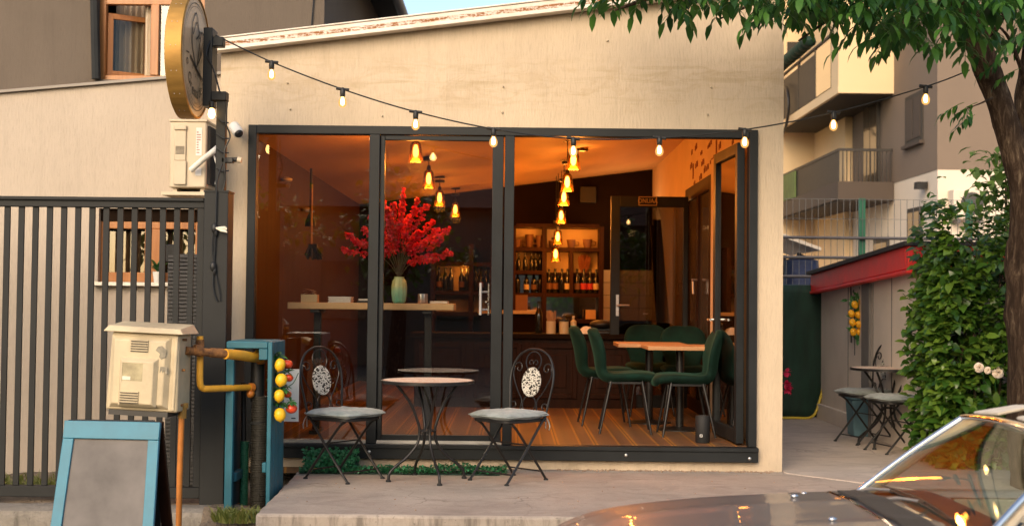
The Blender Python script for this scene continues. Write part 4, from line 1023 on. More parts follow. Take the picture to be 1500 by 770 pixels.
def make_chair(label, medallion=True):
    t = thing('bistro_chair', label, 'chair', (0, 0, 0), 'black iron bistro chairs')
    w, sh = .185, .445
    # folding legs: pair A foot front -> seat rear and up, pair B foot rear -> seat front
    for s in (-1, 1):
        mb = MB(); mb.tube(bez([(s*w, -.20, .006), (s*w, -.02, .21), (s*w, .13, sh-.05), (s*w, .185, sh+.01)], 4), .0095, 8); mb.build('leg', M['black_iron'], t)
        mb = MB(); mb.tube(bez([(s*(w-.022), .225, .006), (s*(w-.022), .10, .16), (s*(w-.022), -.08, sh-.07), (s*(w-.022), -.15, sh-.018)], 4), .0095, 8); mb.build('leg', M['black_iron'], t)
    for s in (-1, 1):
        for x, y in ((s*w, -.20), (s*(w-.022), .225)): mb = MB(); mb.lathe([(0, 0), (.017, 0), (.017, .008), (.011, .013), (0, .013)], (x, y, 0), 10); mb.build('foot', M['rubber'], t)
    for a_, b_ in (((-w, -.145, .068), (w, -.145, .068)), ((-w+.022, .175, .068), (w-.022, .175, .068)), ((-w, .03, .265), (w, .03, .265))): mb = MB(); mb.tube([a_, b_], .006, 6); mb.build('stretcher', M['black_iron'], t)
    mb = MB()
    def rr(k, R=.20, e=5):
        a = 2*pi*k/48; c_, s_ = cos(a), sin(a); q = (abs(c_)**e+abs(s_)**e)**(-1/e); return (R*q*c_, R*q*s_ - .0)
    mb.prism([rr(k) for k in range(48)], 'z', sh-.018, sh+.004); mb.build('seat', M['black_iron'], t, bevel=.004)
    # back: arch with scrolls, leaning backwards
    lean = radians(9)
    def B(x, z, off=0): return (x, .195+sin(lean)*(z-sh)+off, z)
    ht = .935
    arch = [(-.172, sh-.02), (-.198, .58), (-.215, .70), (-.203, .80), (-.150, .885), (-.068, .928), (0, ht), (.068, .928), (.150, .885), (.203, .80), (.215, .70), (.198, .58), (.172, sh-.02)]
    mb = MB(); mb.tube([B(v.x, v.z) for v in bez([(x, 0, z) for x, z in arch], 6)], .0085, 8); mb.build('back_frame', M['black_iron'], t)
    mb = MB(); R = .0048
    for s in (-1, 1):
        mb.tube([B(s*v.x, v.z) for v in bez([(x, 0, z) for x, z in ((.180, .80), (.190, .74), (.13, .63), (.078, .56), (.088, sh+.03))], 6)], R, 6)
        mb.tube([B(s*x, z) for x, z in scroll((.142, .795), .048, .012, -.3, 6.6)], R, 6)
        mb.tube([B(s*x, z) for x, z in scroll((.152, .52), .04, .010, -1.2, 5.2)], R, 6)
        mb.tube([B(s*x, z) for x, z in scroll((.026, .835), .026, .008, 3.4, -2.2, 14)], R*.8, 5)
    mb.tube([B(cos(a)*.075, .845+sin(a)*.072) for a in [2*pi*k/28 for k in range(28)]], R, 6, closed=True)
    mb.tube([B(cos(a)*.066, .535+sin(a)*.062) for a in [2*pi*k/28 for k in range(28)]], R, 6, closed=True)
    mb.build('scrollwork', M['black_iron'], t)
    if medallion:
        Ml = Matrix.Translation(B(0, .695)) @ Matrix.Rotation(pi/2-lean, 4, 'X') @ Matrix.Diagonal((1, 1.17, 1, 1))
        mb = MB(); mb.lathe([(0, -.008), (.090, -.008), (.094, 0), (.090, .008), (0, .008)], (0, 0, 0), 40); mb.v = [tuple(Ml @ Vector(v)) for v in mb.v]; mb.build('mosaic_medallion', M['mosaic_back'], t)
    return t
def make_cushion(label, m, group):
    t = thing('seat_cushion', label, 'cushion', (0, 0, 0), group)
    mb = MB(); n, k2 = 18, 18; vs = {}
    def sq(u, v, up):
        x, y = 2*u-1, 2*v-1
        R = .222; px = R*x*sqrt(max(0, 1-.16*y*y)); py = R*y*sqrt(max(0, 1-.16*x*x))
        e = max(abs(x), abs(y)); h = .033*(1-e**6)*(1 + .14*mnoise.noise((x*2.2, y*2.2, up*3)))
        h -= .010*math.exp(-((x*x+y*y)/.10)) if up > 0 else 0
        cr = .006*(1-e)*sin(9*math.atan2(y, x)) if up > 0 else 0
        return (px, py, .022+up*(h+.001)+cr+ (.008*(e**4)*sin(5*x+4*y) if e > .6 else 0))
    mb.grid(lambda u, v: sq(u, v, 1), 22, 22); mb.grid(lambda u, v: sq(u, v, -1), 22, 22, True)
    mb.build('pad', m, t)
    mb = MB(); mb.tube(bez([(sq(u, v, 1)[0], sq(u, v, 1)[1], .022) for u, v in ((0,0),(.33,0),(.66,0),(1,0),(1,.33),(1,.66),(1,1),(.66,1),(.33,1),(0,1),(0,.66),(0,.33),(0,0))], 4), .0045, 6); mb.build('piping', m, t)
    mb = MB()
    for s in (-1, 1):
        mb.tube(bez([(s*.15, .19, .02), (s*.18, .215, -.01), (s*.20, .22, -.06), (s*.19, .225, -.09)], 4), .004, 5); mb.tube(bez([(s*.15, .19, .02), (s*.16, .22, -.02), (s*.155, .225, -.08)], 4), .004, 5)
    mb.build('tie', m, t)
    return t
SEAT = .450
def place(o, x, y, z, rot): o.location = (x, y, z); o.rotation_euler = (0, 0, rot)
tb = make_table('bistro_table', 'round bistro table with mosaic top and curved iron legs before the window', M['mosaic_top'])
tx_, ty_ = P(625, 700, 9.33).x, 9.33
place(tb, tx_, ty_, 0, radians(-68)); 
c1 = make_chair('black iron bistro chair right of the mosaic table, by the open doorway')
# right chair: faces left and towards the street
q = P(741, 600, 9.35); place(c1, q.x+.02, 9.36, 0, math.atan2(-.70, .71)); 
k1 = make_cushion('blue-grey cushion on the bistro chair by the open doorway', M['cushion'], 'seat cushions on the bistro chairs'); place(k1, q.x+.02, 9.36, SEAT, math.atan2(-.70, .71))
c2 = copy_tree(c1); c2['label'] = 'black iron bistro chair left of the mosaic table, next to the teal cabinet'
q2 = P(507, 600, 9.32); place(c2, q2.x-.01, 9.35, 0, radians(55))
k2 = copy_tree(k1); k2['label'] = 'blue-grey cushion on the bistro chair next to the teal cabinet'; place(k2, q2.x-.01, 9.35, SEAT, radians(55))

# artificial greenery on the ground below the threshold
def tuft(mb, p, n, h, spread):
    for k in range(n):
        a = rnd.uniform(0, 6.3); mb.leaf(Vector(p)+Vector((rnd.uniform(-1, 1), rnd.uniform(-1, 1), 0))*spread, (cos(a), sin(a), rnd.uniform(.2, 1.6)), (0, 0, 1), rnd.uniform(.6, 1.2)*h, rnd.uniform(.5, .8)*h)
gm1 = thing('ivy_panel', 'upright square panel of artificial greenery under the threshold behind the chair', 'artificial hedge', tuple(P(487, 690, 9.82)))
a, b = P(447, 690, 9.82), P(526, 668, 9.82); mb = MB()
mb.box(a.x, b.x, 9.80, 9.82, .0, b.z+.045); mb.build('backing', M['screen'], gm1)
mb = MB()
for k in range(520): mb.leaf((rnd.uniform(a.x, b.x), rnd.uniform(9.765, 9.80), rnd.uniform(.005, b.z+.06)), (rnd.uniform(-1, 1), -.8, rnd.uniform(-1, 1)), (0, -1, .3), rnd.uniform(.02, .035), .02)
mb.build('leaves', M['grass_fake'], gm1, normals=False)
gm2 = thing('greenery_mat', 'low strip of artificial greenery lying on the paving beneath the bistro table', 'artificial hedge', (P(600, 690, 9.7).x, 9.7, 0))
a, b = P(440, 695, 9.65), P(742, 695, 9.65); mb = MB()
mb.box(a.x, b.x-.05, 9.60, 9.78, .002, .012); mb.build('backing', M['screen'], gm2)
mb = MB()
for k in range(2300):
    x = rnd.uniform(a.x, b.x); y = rnd.uniform(9.56, 9.80); bump = .05*math.exp(-((x-P(668, 690, 9.7).x)/.16)**2)+.03*math.exp(-((x-P(738, 690, 9.7).x)/.07)**2)
    mb.leaf((x, y, rnd.uniform(.008, .035)+bump*rnd.random()), (rnd.uniform(-1, 1), rnd.uniform(-1, .6), rnd.uniform(.1, 1.2)), (0, 0, 1), rnd.uniform(.018, .034), .018)
mb.build('leaves', M['grass_fake'], gm2, normals=False)
# grass tuft and weeds
def grass_patch(name, label, cx, cy, z, n, sp, h, m):
    g = thing(name, label, 'grass', (cx, cy, z)); mb = MB()
    for k in range(n):
        a = rnd.uniform(0, 6.3); r = sp*sqrt(rnd.random()); p = Vector((cx+cos(a)*r, cy+sin(a)*r*.6, z)); hh = h*rnd.uniform(.4, 1.1); d = Vector((rnd.uniform(-.6, .6), rnd.uniform(-.6, .4), 1)); w = rnd.uniform(.003, .006)
        e = p+d*hh*.55; t2 = e+Vector((d.x*1.2, d.y*1.2, .4))*hh*.5; s = Vector((w, 0, 0))
        mb.add([p-s, p+s, e+s*.8, e-s*.8, t2], [(0, 1, 2, 3), (3, 2, 4)])
    mb.build('blades', m, g, normals=False); return g
q = P(345, 745, 8.45); grass_patch('grass_tuft', 'yellowish tuft of grass growing at the foot of the teal cabinet', q.x, 8.52, -.17, 380, .16, .13, M['grass'])
q = P(35, 705, 9.3); grass_patch('weed_clump', 'scrubby weeds growing behind the bottom rail of the gate', q.x+.1, 9.55, -.13, 500, .5, .16, M['grass'])
# ================================================================== STRING LIGHTS
Yl = 9.0
sl = thing('string_light', 'black string of lit bulbs slung from the sign pole to the street tree', 'string lights', tuple(P(750, 190, Yl)))
bulbs = [(398, 91), (502, 131), (609, 164), (723, 189), (840, 203), (966, 202), (1091, 190), (1221, 165), (1356, 127)]
path = [(316, 52)] + bulbs + [(1420, 103)]
Ys = [9.02] + [9.0]*9 + [9.05]
base = [P(px, py, y) for (px, py), y in zip(path, Ys)]
mb = MB(); mb.tube(bez(base, 8), .0055, 6); mb.build('cable', M['black_plastic'], sl)
lights = []
for (px, py) in bulbs:
    q = P(px, py, Yl); tl_ = rnd.uniform(-.12, .12)
    mb = MB(); mb.tube([q+Vector((-.045, 0, .006)), q, q+Vector((.045, 0, -.004))], .011, 8); mb.lathe([(.008, .012), (.017, -.0), (.019, -.022), (.017, -.05), (.0155, -.052), (0, -.052)], q, 14)
    sk = mb.build('socket', M['black_plastic'], sl)
    mb = MB(); mb.lathe([(.012, -.052), (.016, -.058), (.026, -.078), (.029, -.095), (.025, -.114), (.012, -.126), (0, -.128)], q, 16); mb.build('bulb', M['bulb_glass'], sk)
    mb = MB(); mb.lathe([(.006, -.056), (.0115, -.07), (.0135, -.092), (.0105, -.108), (0, -.113)], q, 12); mb.build('filament', M['bulb_core'], sk)
    lights.append(('P', q+Vector((0, 0, -.095)), .4, .03))

# ================================================================== INSIDE THE CAFE
def ordn(i): return ['nearest', 'second', 'third', 'fourth', 'fifth', 'sixth'][i]
amber_prof = [(.020, .085), (.030, .082), (.045, .06), (.052, .0), (.060, -.075), (.064, -.088), (.061, -.088), (.057, -.074), (.049, .0), (.042, .057), (.028, .078), (.020, .08)]
def make_pendant(loc, drop, label, group):
    t = thing('pendant_lamp', label, 'pendant lamp', (0, 0, 0), group)
    MB().lathe(amber_prof, (0, 0, 0), 28).build('shade', M['amber'], t)
    mb = MB(); mb.lathe([(0, .13), (.014, .128), (.019, .11), (.021, .084), (.014, .06), (0, .058)], (0, 0, 0), 14); mb.build('socket', M['black_iron'], t)
    mb = MB(); mb.lathe([(.010, .056), (.017, .04), (.024, .005), (.021, -.03), (.010, -.05), (0, -.053)], (0, 0, 0), 14); b = mb.build('bulb', M['bulb_glow'], t)
    mb = MB(); mb.lathe([(0, .03), (.010, .02), (.012, -.01), (.006, -.03), (0, -.034)], (0, 0, 0), 10); 
    return t
pend0 = make_pendant(None, 1, '', 'amber pendant lamps in the cafe')
rows = []
for i, (px, py, Y) in enumerate(((609, 222, 10.95), (628, 262, 13.1), (644, 290, 15.2), (667, 307, 16.9))):
    rows.append((P(px, py, Y), 'amber glass pendant lamp, %s of the row above the red flowers' % ordn(i)))
for i, (px, py, Y) in enumerate(((840, 234, 11.35), (831, 267, 13.2), (826, 289, 15.0), (822, 316, 16.3))):
    rows.append((P(px, py, Y), 'amber glass pendant lamp, %s of the row seen through the open doorway' % ordn(i)))
rows.append((P(817, 347, 16.6), 'amber pendant added in place of a mirrored lamp, low before the top shelf'))  # this and the next lamp are added for pendants reflected in a mirror
rows.append((P(814, 372, 16.9), 'amber pendant added in place of the lowest mirrored lamp, before the bottle shelves'))
rows.append((P(853, 207, 14.0), 'small amber lamp close under the ceiling by the doorway'))
cordmat = M['black_plastic']
for i, (q, lab) in enumerate(rows):
    o = pend0 if i == 0 else copy_tree(pend0)
    o['label'] = lab; o.location = q
    if q.y > 12: o.scale = (1.06,)*3
    zc = ceil_z(q.x)
    mb = MB(); mb.tube([(0, 0, .12), (0, 0, zc-q.z-.01)], .005, 6); mb.lathe([(.055, zc-q.z-.03), (.055, zc-q.z-.003), (0, zc-q.z-.002)], (0, 0, 0), 14)
    c_ = mb.build('cord', cordmat, o); c_.location = (0, 0, 0)
    lights.append(('I', q+Vector((0, 0, -.11)), ((30 if i == 0 else 13) if i < 4 else 18) if i < 8 else 5, .07))

# bar-height window table, books, vase
tbx = thing('window_table', 'high narrow table with light timber top along the window, dark legs', 'table', (-1.2, 10.75, FZ))
a, b = P(421, 448, 10.55), P(665, 448, 10.55); zt = P(540, 443.5, 10.55).z
MB().box(a.x, b.x, 10.55, 10.93, zt-.055, zt).build('table_top', M['plank'], tbx, bevel=.006)
for x in (a.x+.22, b.x-.22):
    mb = MB(); mb.box(x-.03, x+.03, 10.72, 10.78, FZ+.03, zt-.08); mb.box(x-.04, x+.04, 10.58, 10.90, zt-.085, zt-.056); mb.box(x-.035, x+.035, 10.58, 10.92, FZ+.001, FZ+.03); mb.build('leg', M['black_iron'], tbx, bevel=.004)
def onT(px): return P(px, 440, 10.65).x
bx = thing('card_box', 'small open cardboard box of papers at the left end of the window table', 'box', (onT(454), 10.65, zt))
x0, x1 = onT(442), onT(466); mb = MB(); mb.box(x0, x1, 10.6, 10.7, zt+.001, zt+.065); mb.build('box', M['cup'], bx, bevel=.002)
mb = MB(); 
for k in range(3): mb.grid(lambda u, v: (x0+.01+u*(x1-x0-.03), 10.61+v*.08+.004*k, zt+.067+.012*k+u*(.03-.012*k)*(1-u)*2+.02*(1-u)*k*.5), 8, 2)
mb.build('papers', M['paper'], bx, normals=False)
st = thing('menu_stack', 'stack of white menus in the middle of the window table left pane', 'papers', (onT(499), 10.65, zt))
mb = MB()
for k in range(7): mb.box(onT(482)+.004*(k % 3), onT(516)-.004*((k+1) % 3), 10.58, 10.76, zt+.001+.007*k, zt+.007+.007*k)
mb.build('sheets', M['paper_white'], st)
st = thing('flat_books', 'two flat books lying behind the mullion on the window table', 'books', (onT(540), 10.65, zt))
mb = MB(); mb.box(onT(524), onT(560), 10.6, 10.78, zt+.001, zt+.018); mb.build('lower_book', M['black_plastic'], st, bevel=.002)
mb = MB(); mb.box(onT(526), onT(556), 10.6, 10.76, zt+.0185, zt+.034); mb.build('upper_book', M['paper_white'], st, bevel=.002)
jar = thing('metal_tin', 'ribbed metal tin standing right of the green vase', 'tin', (onT(618), 10.75, zt))
mb = MB(); mb.lathe([(0, 0), (.038, 0), (.04, .004), (.04, .075), (.038, .08), (.034, .08), (.034, .01), (0, .01)], (onT(618), 10.75, zt), 24, None, 12, .04); mb.build('body', M['alu'], jar)
tr = thing('paper_tray', 'low white tray at the right end of the window table', 'tray', (onT(645), 10.7, zt))
mb = MB(); mb.box(onT(630), onT(656), 10.62, 10.80, zt+.001, zt+.02); mb.build('body', M['paper'], tr, bevel=.003)
vs_ = thing('vase', 'ribbed glazed vase fading from yellow-green to turquoise', 'vase', (onT(584), 10.68, zt))
vc = Vector((0, 0, 0)); H_ = .218
o = MB().lathe([(0, 0), (.042, 0), (.054, .02), (.062, .075), (.063, .14), (.055, .185), (.040, .203), (.038, .213), (.043, H_), (.037, H_), (.033, .205), (.04, .18), (.05, .1), (.03, .02), (0, .015)], vc, 64, None, 12, .035).build('body', M['vase'], None, angle=60)
o.parent = vs_; o.location = (0, 0, 0)
br = thing('red_branches', 'tall spray of bright red blossom branches standing in the vase', 'flowers', (onT(584), 10.68, zt+.2))
mouth = Vector((onT(584), 10.68, zt+.20))
tips = [(503, 366), (508, 343), (520, 352), (532, 335), (541, 318), (560, 293), (566, 308), (575, 300), (590, 284), (588, 300), (600, 318), (611, 292), (624, 300), (632, 325), (612, 340), (641, 338), (655, 338), (648, 352), (660, 371), (640, 380), (570, 330), (556, 345)]
stems, bl = MB(), MB()
for i, (px, py) in enumerate(tips):
    Yt = 10.68+rnd.uniform(-.10, .22); tip = P(px, py, Yt)
    d = tip-mouth; mid = mouth + d*.45 + Vector((-d.x*.16, 0, .05+.02*abs(d.x))); mid2 = mouth + d*.75+Vector((0, 0, .03))
    pts = bez([mouth-Vector((d.x*.04, 0, .12)), mouth, mid, mid2, tip], 8); stems.tube(pts, [.004-.0025*k/len(pts) for k in range(len(pts))], 5)
    n = len(pts)
    for k in range(int(n*.50), n):
        dense = 1
        for _ in range(dense+1):
            c = pts[k]+Vector((rnd.gauss(0, .010), rnd.gauss(0, .012), rnd.gauss(0, .010))); r = rnd.uniform(.012, .022)
            for p_ in range(5):    # five crumpled petals
                u = Vector((rnd.gauss(0, 1), rnd.gauss(0, 1), rnd.gauss(0, 1)+.3)).normalized()
                bl.leaf(c, u, (rnd.random(), rnd.random(), 1), r*1.5, r*1.5, .35, .4)
stems.build('stems', M['twig'], br); bl.build('blossoms', M['petal_red'], br, normals=False)
# hanging broom-like stick
bs = thing('wall_broom', 'long-handled broom hanging on the brown panelled wall', 'broom', tuple(P(457, 370, 12.2)))
mb = MB(); mb.tube([P(457, 270, 12.2), P(456, 362, 12.2)], .010, 8); mb.build('handle', M['table_wood'], bs)
mb = MB(); a = P(457, 362, 12.2)
for k in range(60): u = rnd.uniform(-.07, .11); mb.bar((a.x+u*.4, 12.2+rnd.uniform(-.02, .02), a.z+.01), (a.x+u, 12.2+rnd.uniform(-.03, .03), a.z-rnd.uniform(.05, .12)), .012)
mb.box(a.x-.03, a.x+.05, 12.17, 12.23, a.z-.01, a.z+.03); mb.build('brush', M['black_plastic'], bs)
mb = MB(); mb.lathe([(.0, 0), (.055, 0), (.05, .05), (.02, .12), (0, .12)], (a.x-.03, 12.28, a.z+.2), 12); mb.tube([(a.x-.03, 12.28, a.z+.2), (a.x-.03, 12.28, a.z+.75)], .012, 6); mb.build('hung_dustpan', M['black_plastic'], bs)

# bar counter
Yc = 13.45
ct = thing('bar_counter', 'dark wood panelled bar counter at the back of the cafe', 'counter', (.2, Yc, FZ))
zc = P(820, 489, Yc).z; x0, x1 = -1.0, 1.30
MB().box(x0, x1, Yc, Yc+.55, FZ+.002, zc-.05).build('carcass', M['dark_wood'], ct)
MB().box(x0-.05, x1+.05, Yc-.06, Yc+.62, zc-.05, zc).build('counter_top', M['dark_brown'], ct, bevel=.006)
mb = MB(); n = 4; w = (x1-x0)/n
for k in range(n):
    a, b = x0+k*w+.04, x0+(k+1)*w-.04; z0, z1 = FZ+.10, zc-.10
    for q in ((a, a+.05, z0, z1), (b-.05, b, z0, z1), (a+.05, b-.05, z0, z0+.05), (a+.05, b-.05, z1-.05, z1)): mb.box(q[0], q[1], Yc-.022, Yc-.001, q[2], q[3])
    mb.box(a+.11, b-.11, Yc-.012, Yc-.001, z0+.11, z1-.11)
mb.build('front_panels', M['dark_wood'], ct, bevel=.005)
def on_counter(px, Y=13.6): return Vector((P(px, 480, Y).x, Y, zc))
for i, (px, lab) in enumerate(((807, 'cream holder full of wooden stirrers on the bar counter'), (826, 'cream holder with a dark lid on the bar counter beside the stirrers'))):
    q = on_counter(px); t = thing('counter_holder', lab, 'holder', tuple(q), 'cream holders on the bar counter')
    mb = MB(); mb.lathe([(0, 0), (.05, 0), (.05, .13), (.046, .13), (.044, .01), (0, .01)], q, 20); mb.build('cup', M['cup'], t)
    mb = MB()
    if i == 0:
        for k in range(34): a = rnd.uniform(0, 6.3); r = .034*sqrt(rnd.random()); mb.bar(q+Vector((cos(a)*r, sin(a)*r, .02)), q+Vector((cos(a)*r*1.7, sin(a)*r*1.6, rnd.uniform(.21, .25))), .006, .003)
        mb.build('stirrers', M['stick'], t)
    else:
        mb.lathe([(0, .16), (.054, .155), (.054, .131), (0, .131)], q, 18); mb.lathe([(.02, .16), (.012, .19), (0, .195)], q, 10); mb.build('lid', M['black_plastic'], t)
q = on_counter(840); t = thing('soap_bottle', 'clear pump bottle half full of teal liquid on the bar counter', 'bottle', tuple(q))
mb = MB(); mb.lathe([(0, 0), (.032, 0), (.032, .085), (0, .085)], q, 18); mb.build('liquid', M['teal_glass'], t)
mb = MB(); mb.lathe([(.032, .086), (.032, .13), (.012, .15), (.010, .165), (.016, .166), (.016, .19), (0, .19)], q, 18); mb.build('neck', M['cup'], t)
q = on_counter(859); t = thing('folded_cloth', 'pale crumpled cloth on the bar counter behind the green chair', 'cloth', tuple(q))
mb = MB(); mb.grid(lambda u, v: (q.x-.09+.18*u, 13.52+.14*v, zc+.004+.075*sin(pi*u)**.6*sin(pi*v)**.6*(1+.4*mnoise.noise((u*5, v*5, 1)))), 18, 12); mb.build('cloth', M['paper'], t, normals=False)
q = on_counter(879, 13.7); t = thing('coffee_machine', 'low dark coffee machine at the right end of the bar counter', 'coffee machine', tuple(q))
mb = MB(); mb.box(q.x-.10, q.x+.14, 13.6, 13.9, zc+.002, zc+.03); mb.box(q.x-.10, q.x+.14, 13.72, 13.9, zc+.03, zc+.10); mb.ell((q.x+.02, 13.75, zc+.10), (.13, .12, .05), 16, 8); mb.build('body', M['black_plastic'], t, bevel=.005)
q = on_counter(789, 13.75); t = thing('wine_bottle', 'tall dark wine bottle at the left of the bar counter', 'bottle', tuple(q))
bot_prof = [(0, 0), (.036, 0), (.038, .006), (.038, .17), (.034, .195), (.017, .235), (.014, .25), (.014, .292), (.016, .294), (.016, .306), (0, .308)]
mb = MB(); mb.lathe([(r*1.05, z*1.1) for r, z in bot_prof], q, 18); mb.build('glass', M['bottle'], t)

# back-bar shelving
Ysh = 17.18
sh = thing('bar_shelf', 'dark wooden back-bar shelving with lit cream back and mirrored lower bays', 'shelf', (.1, Ysh, FZ))
X = lambda px: P(px, 400, Ysh).x
Zs = lambda py: P(800, py, Ysh).z
ft = .035
mb = MB()
for px in (634, 690, 722, 752, 797.5, 881): mb.box(X(px)-.03, X(px)+.03, Ysh, Ysh+.38, FZ+.002, Zs(331)+ (0 if px > 740 else -.25))
ups = mb.build('uprights', M['dark_wood'], sh)
mb = MB()
for a, b, py in ((752, 881, 333), (752, 881, 362), (797.5, 881, 429), (752, 797.5, 396), (752, 797.5, 429), (752, 881, 467), (634, 722, 385), (634, 722, 427), (634, 722, 458), (797.5, 881, 398)):
    dd = .38 if py != 398 else .05
    mb.box(X(a)+.031, X(b)-.031, Ysh+.005+(.3 if py == 398 else 0), Ysh+.375, Zs(py)-.05 if py != 333 else Zs(py), Zs(py)+.0 if py != 333 else Zs(py)+.05)
mb.box(X(837)-.025, X(837)+.025, Ysh+.004, Ysh+.376, Zs(429)+.001, Zs(362)-.051)
mb.build('shelves', M['dark_wood'], sh)
MB().box(X(752), X(881), Ysh+.385, Ysh+.40, Zs(400), Zs(333)).build('back_panel', M['shelf_back'], sh)
MB().box(X(634), X(722), Ysh+.385, Ysh+.40, Zs(458), Zs(385)).build('back_panel', M['shelf_back'], sh)
MB().box(X(797), X(881), Ysh+.385, Ysh+.40, Zs(466), Zs(401)).build('mirror', M['mirror'], sh)
MB().box(X(752), X(797), Ysh+.385, Ysh+.40, Zs(466), Zs(401)).build('mirror', M['mirror'], sh)
lights.append(('I', Vector((X(840), Ysh+.10, Zs(362)-.16)), .9, .03)); lights.append(('I', Vector((X(775), Ysh+.12, Zs(333)-.09)), 1.0, .03)); lights.append(('I', Vector((X(845), Ysh+.12, Zs(333)-.09)), 1.0, .03)); lights.append(('I', Vector((X(680), Ysh+.12, Zs(385)-.1)), 2.2, .03))  # last one added without a fixture, to bring out bottles behind the closed door
lights.append(('K', Vector((1.55, 16.9, 2.2)), 6, .05))
def make_bottle(kind):
    t = thing('bottle', '', 'bottle', (0, 0, 0), 'bottles on the back-bar shelves')
    MB().lathe(bot_prof, (0, 0, 0), 16).build('glass', M['bottle'], t)
    if kind: MB().lathe([(.0384, .05), (.0392, .051), (.0392, .125), (.0384, .126)], (0, 0, 0), 16).build('label', M[kind], t)
    return t
wordn = ['leftmost', 'second from left', 'third from left', 'fourth from left', 'fifth from left', 'sixth from left', 'seventh from left', 'rightmost']
protos = {}
def put_bottle(px, py, kind, label, sc=1.0, dy=.14):
    first = kind not in protos
    o = protos[kind] if not first else protos.setdefault(kind, make_bottle(kind))
    if not first: o = copy_tree(o)
    o['label'] = label; o.location = (P(px, py, Ysh+dy).x, Ysh+dy, Zs(py)+.001); o.scale = (sc*1.05, sc*1.05, sc)
for i, (px, kind) in enumerate(((804, 'label_dark'), (813, 'label_dark'), (823, ''), (831, 'label_pale'), (845, 'label_dark'), (855, 'label_red'), (864.5, 'label_red'), (873, 'label_pale'))):
    put_bottle(px, 429, kind, 'large dark wine bottle, %s of eight on the long middle shelf' % wordn[i], 1.06)
for i, px in enumerate((759.5, 769, 778.5, 784.5, 791)):
    put_bottle(px, 396, '', 'small dark bottle, %s of five beneath the cream cups' % (wordn[i] if i < 4 else 'rightmost'), .74)
for i, (px, kind) in enumerate(((758, ''), (771, 'label_pale'), (782, 'label_dark'), (791, ''))):
    put_bottle(px, 429, kind, 'dark bottle, %s of four on the lower left shelf by the doorway' % (wordn[i] if i < 3 else 'rightmost'), .9)
for i, px in enumerate((643, 652, 660, 676, 684, 697, 704, 712)):
    put_bottle(px, 427, '' if i % 3 else 'label_dark', 'dark bottle, %s of eight on the shelf behind the closed glass door' % wordn[i], .98)
def make_cup():
    t = thing('cup', '', 'cup', (0, 0, 0), 'cups on the top shelf'); MB().lathe([(0, 0), (.035, 0), (.04, .02), (.052, .10), (.048, .10), (.036, .02), (0, .015)], (0, 0, 0), 18).build('bowl', M['label_dark'], t)
    mb = MB(); mb.tube([(.05, 0, .08), (.085, 0, .07), (.08, 0, .03), (.042, 0, .03)], .007, 6); mb.build('handle', M['label_dark'], t); return t
cup0 = make_cup()
for i, (px, s, lab) in enumerate(((757, 1.2, 'dark cup at the left end of the top shelf'), (775, 1.5, 'tall dark cup on the top shelf over the small bottles'), (790, 1.4, 'dark cup on the top shelf beside the upright'), (809, 1.0, 'dark cup on the top shelf behind the low lamp'), (837, 1.2, 'dark lidded cup in the middle of the top shelf'), (861, 1.3, 'wide dark cup at the right end of the top shelf'))):
    o = cup0 if i == 0 else copy_tree(cup0); o['label'] = lab; o.location = (X(px), Ysh+.14, Zs(362)+.001); o.scale = (s*(.75 if i in (1, 2) else 1), s*.8, s*(1.15 if i in (1, 2) else .9))
pp = thing('dried_grass', 'bunch of dried reddish pampas grass standing on the shelf right bay', 'dried flowers', (X(857), Ysh+.3, Zs(398)))
mb = MB()
for k in range(70):
    a = rnd.uniform(-.6, .6); mb.leaf((X(857)+rnd.uniform(-.03, .03), Ysh+.3+rnd.uniform(-.03, .03), Zs(398)), (a*.5, rnd.uniform(-.2, .2), 1), (0, 1, 0), rnd.uniform(.16, .26), .035)
mb.build('plumes', M['pampas'], pp, normals=False)
cb2 = thing('back_counter', 'pale-edged back counter running under the shelving on the left', 'counter', (X(770), 16.6, FZ))
a, b = P(700, 460, 16.3), P(790, 460, 16.3); MB().box(a.x, b.x, 16.3, 17.15, P(770, 459.5, 16.3).z, P(770, 455, 16.3).z).build('counter_top', M['cup'], cb2); MB().box(a.x+.03, b.x-.03, 16.35, 17.15, FZ+.002, P(770, 459.6, 16.3).z).build('carcass', M['dark_brown'], cb2)
q0, q1 = P(755, 455, 16.7), P(773, 432, 16.7); t = thing('brown_carton', 'brown cardboard carton on the back counter', 'box', (q0.x, 16.7, q0.z)); MB().box(q0.x, q1.x, 16.7, 16.9, P(770, 455, 16.3).z+.001, q1.z).build('carton', M['label_dark'], t, bevel=.004)
q0, q1 = P(859, 465, 17.05), P(874, 454, 17.05); t = thing('small_carton', 'small tan carton on the lowest shelf below the red-labelled bottles', 'box', (q0.x, 17.1, q0.z)); MB().box(q0.x, q1.x, Ysh+.02, Ysh+.15, Zs(467)+.001, q1.z).build('carton', M['stick'], t, bevel=.004)
for i, (xa, ya, xb, yb) in enumerate(((985, 492, 962, 322), (976, 492, 958, 330))):
    t = thing('leaning_board', ('dark slim board leaning behind the interior glass door, nearer the wall', 'dark slim board leaning behind the interior glass door, in front of the other')[i], 'board', tuple(P(xa, ya, 14.2)))
    mb = MB(); mb.bar(Vector((P(xa, ya, 14.6-.2*i).x, 14.6-.2*i, FZ+.002)), P(xb, yb, 15.2-.2*i), .09, .03); mb.build('board', M['dark_wood'], t)

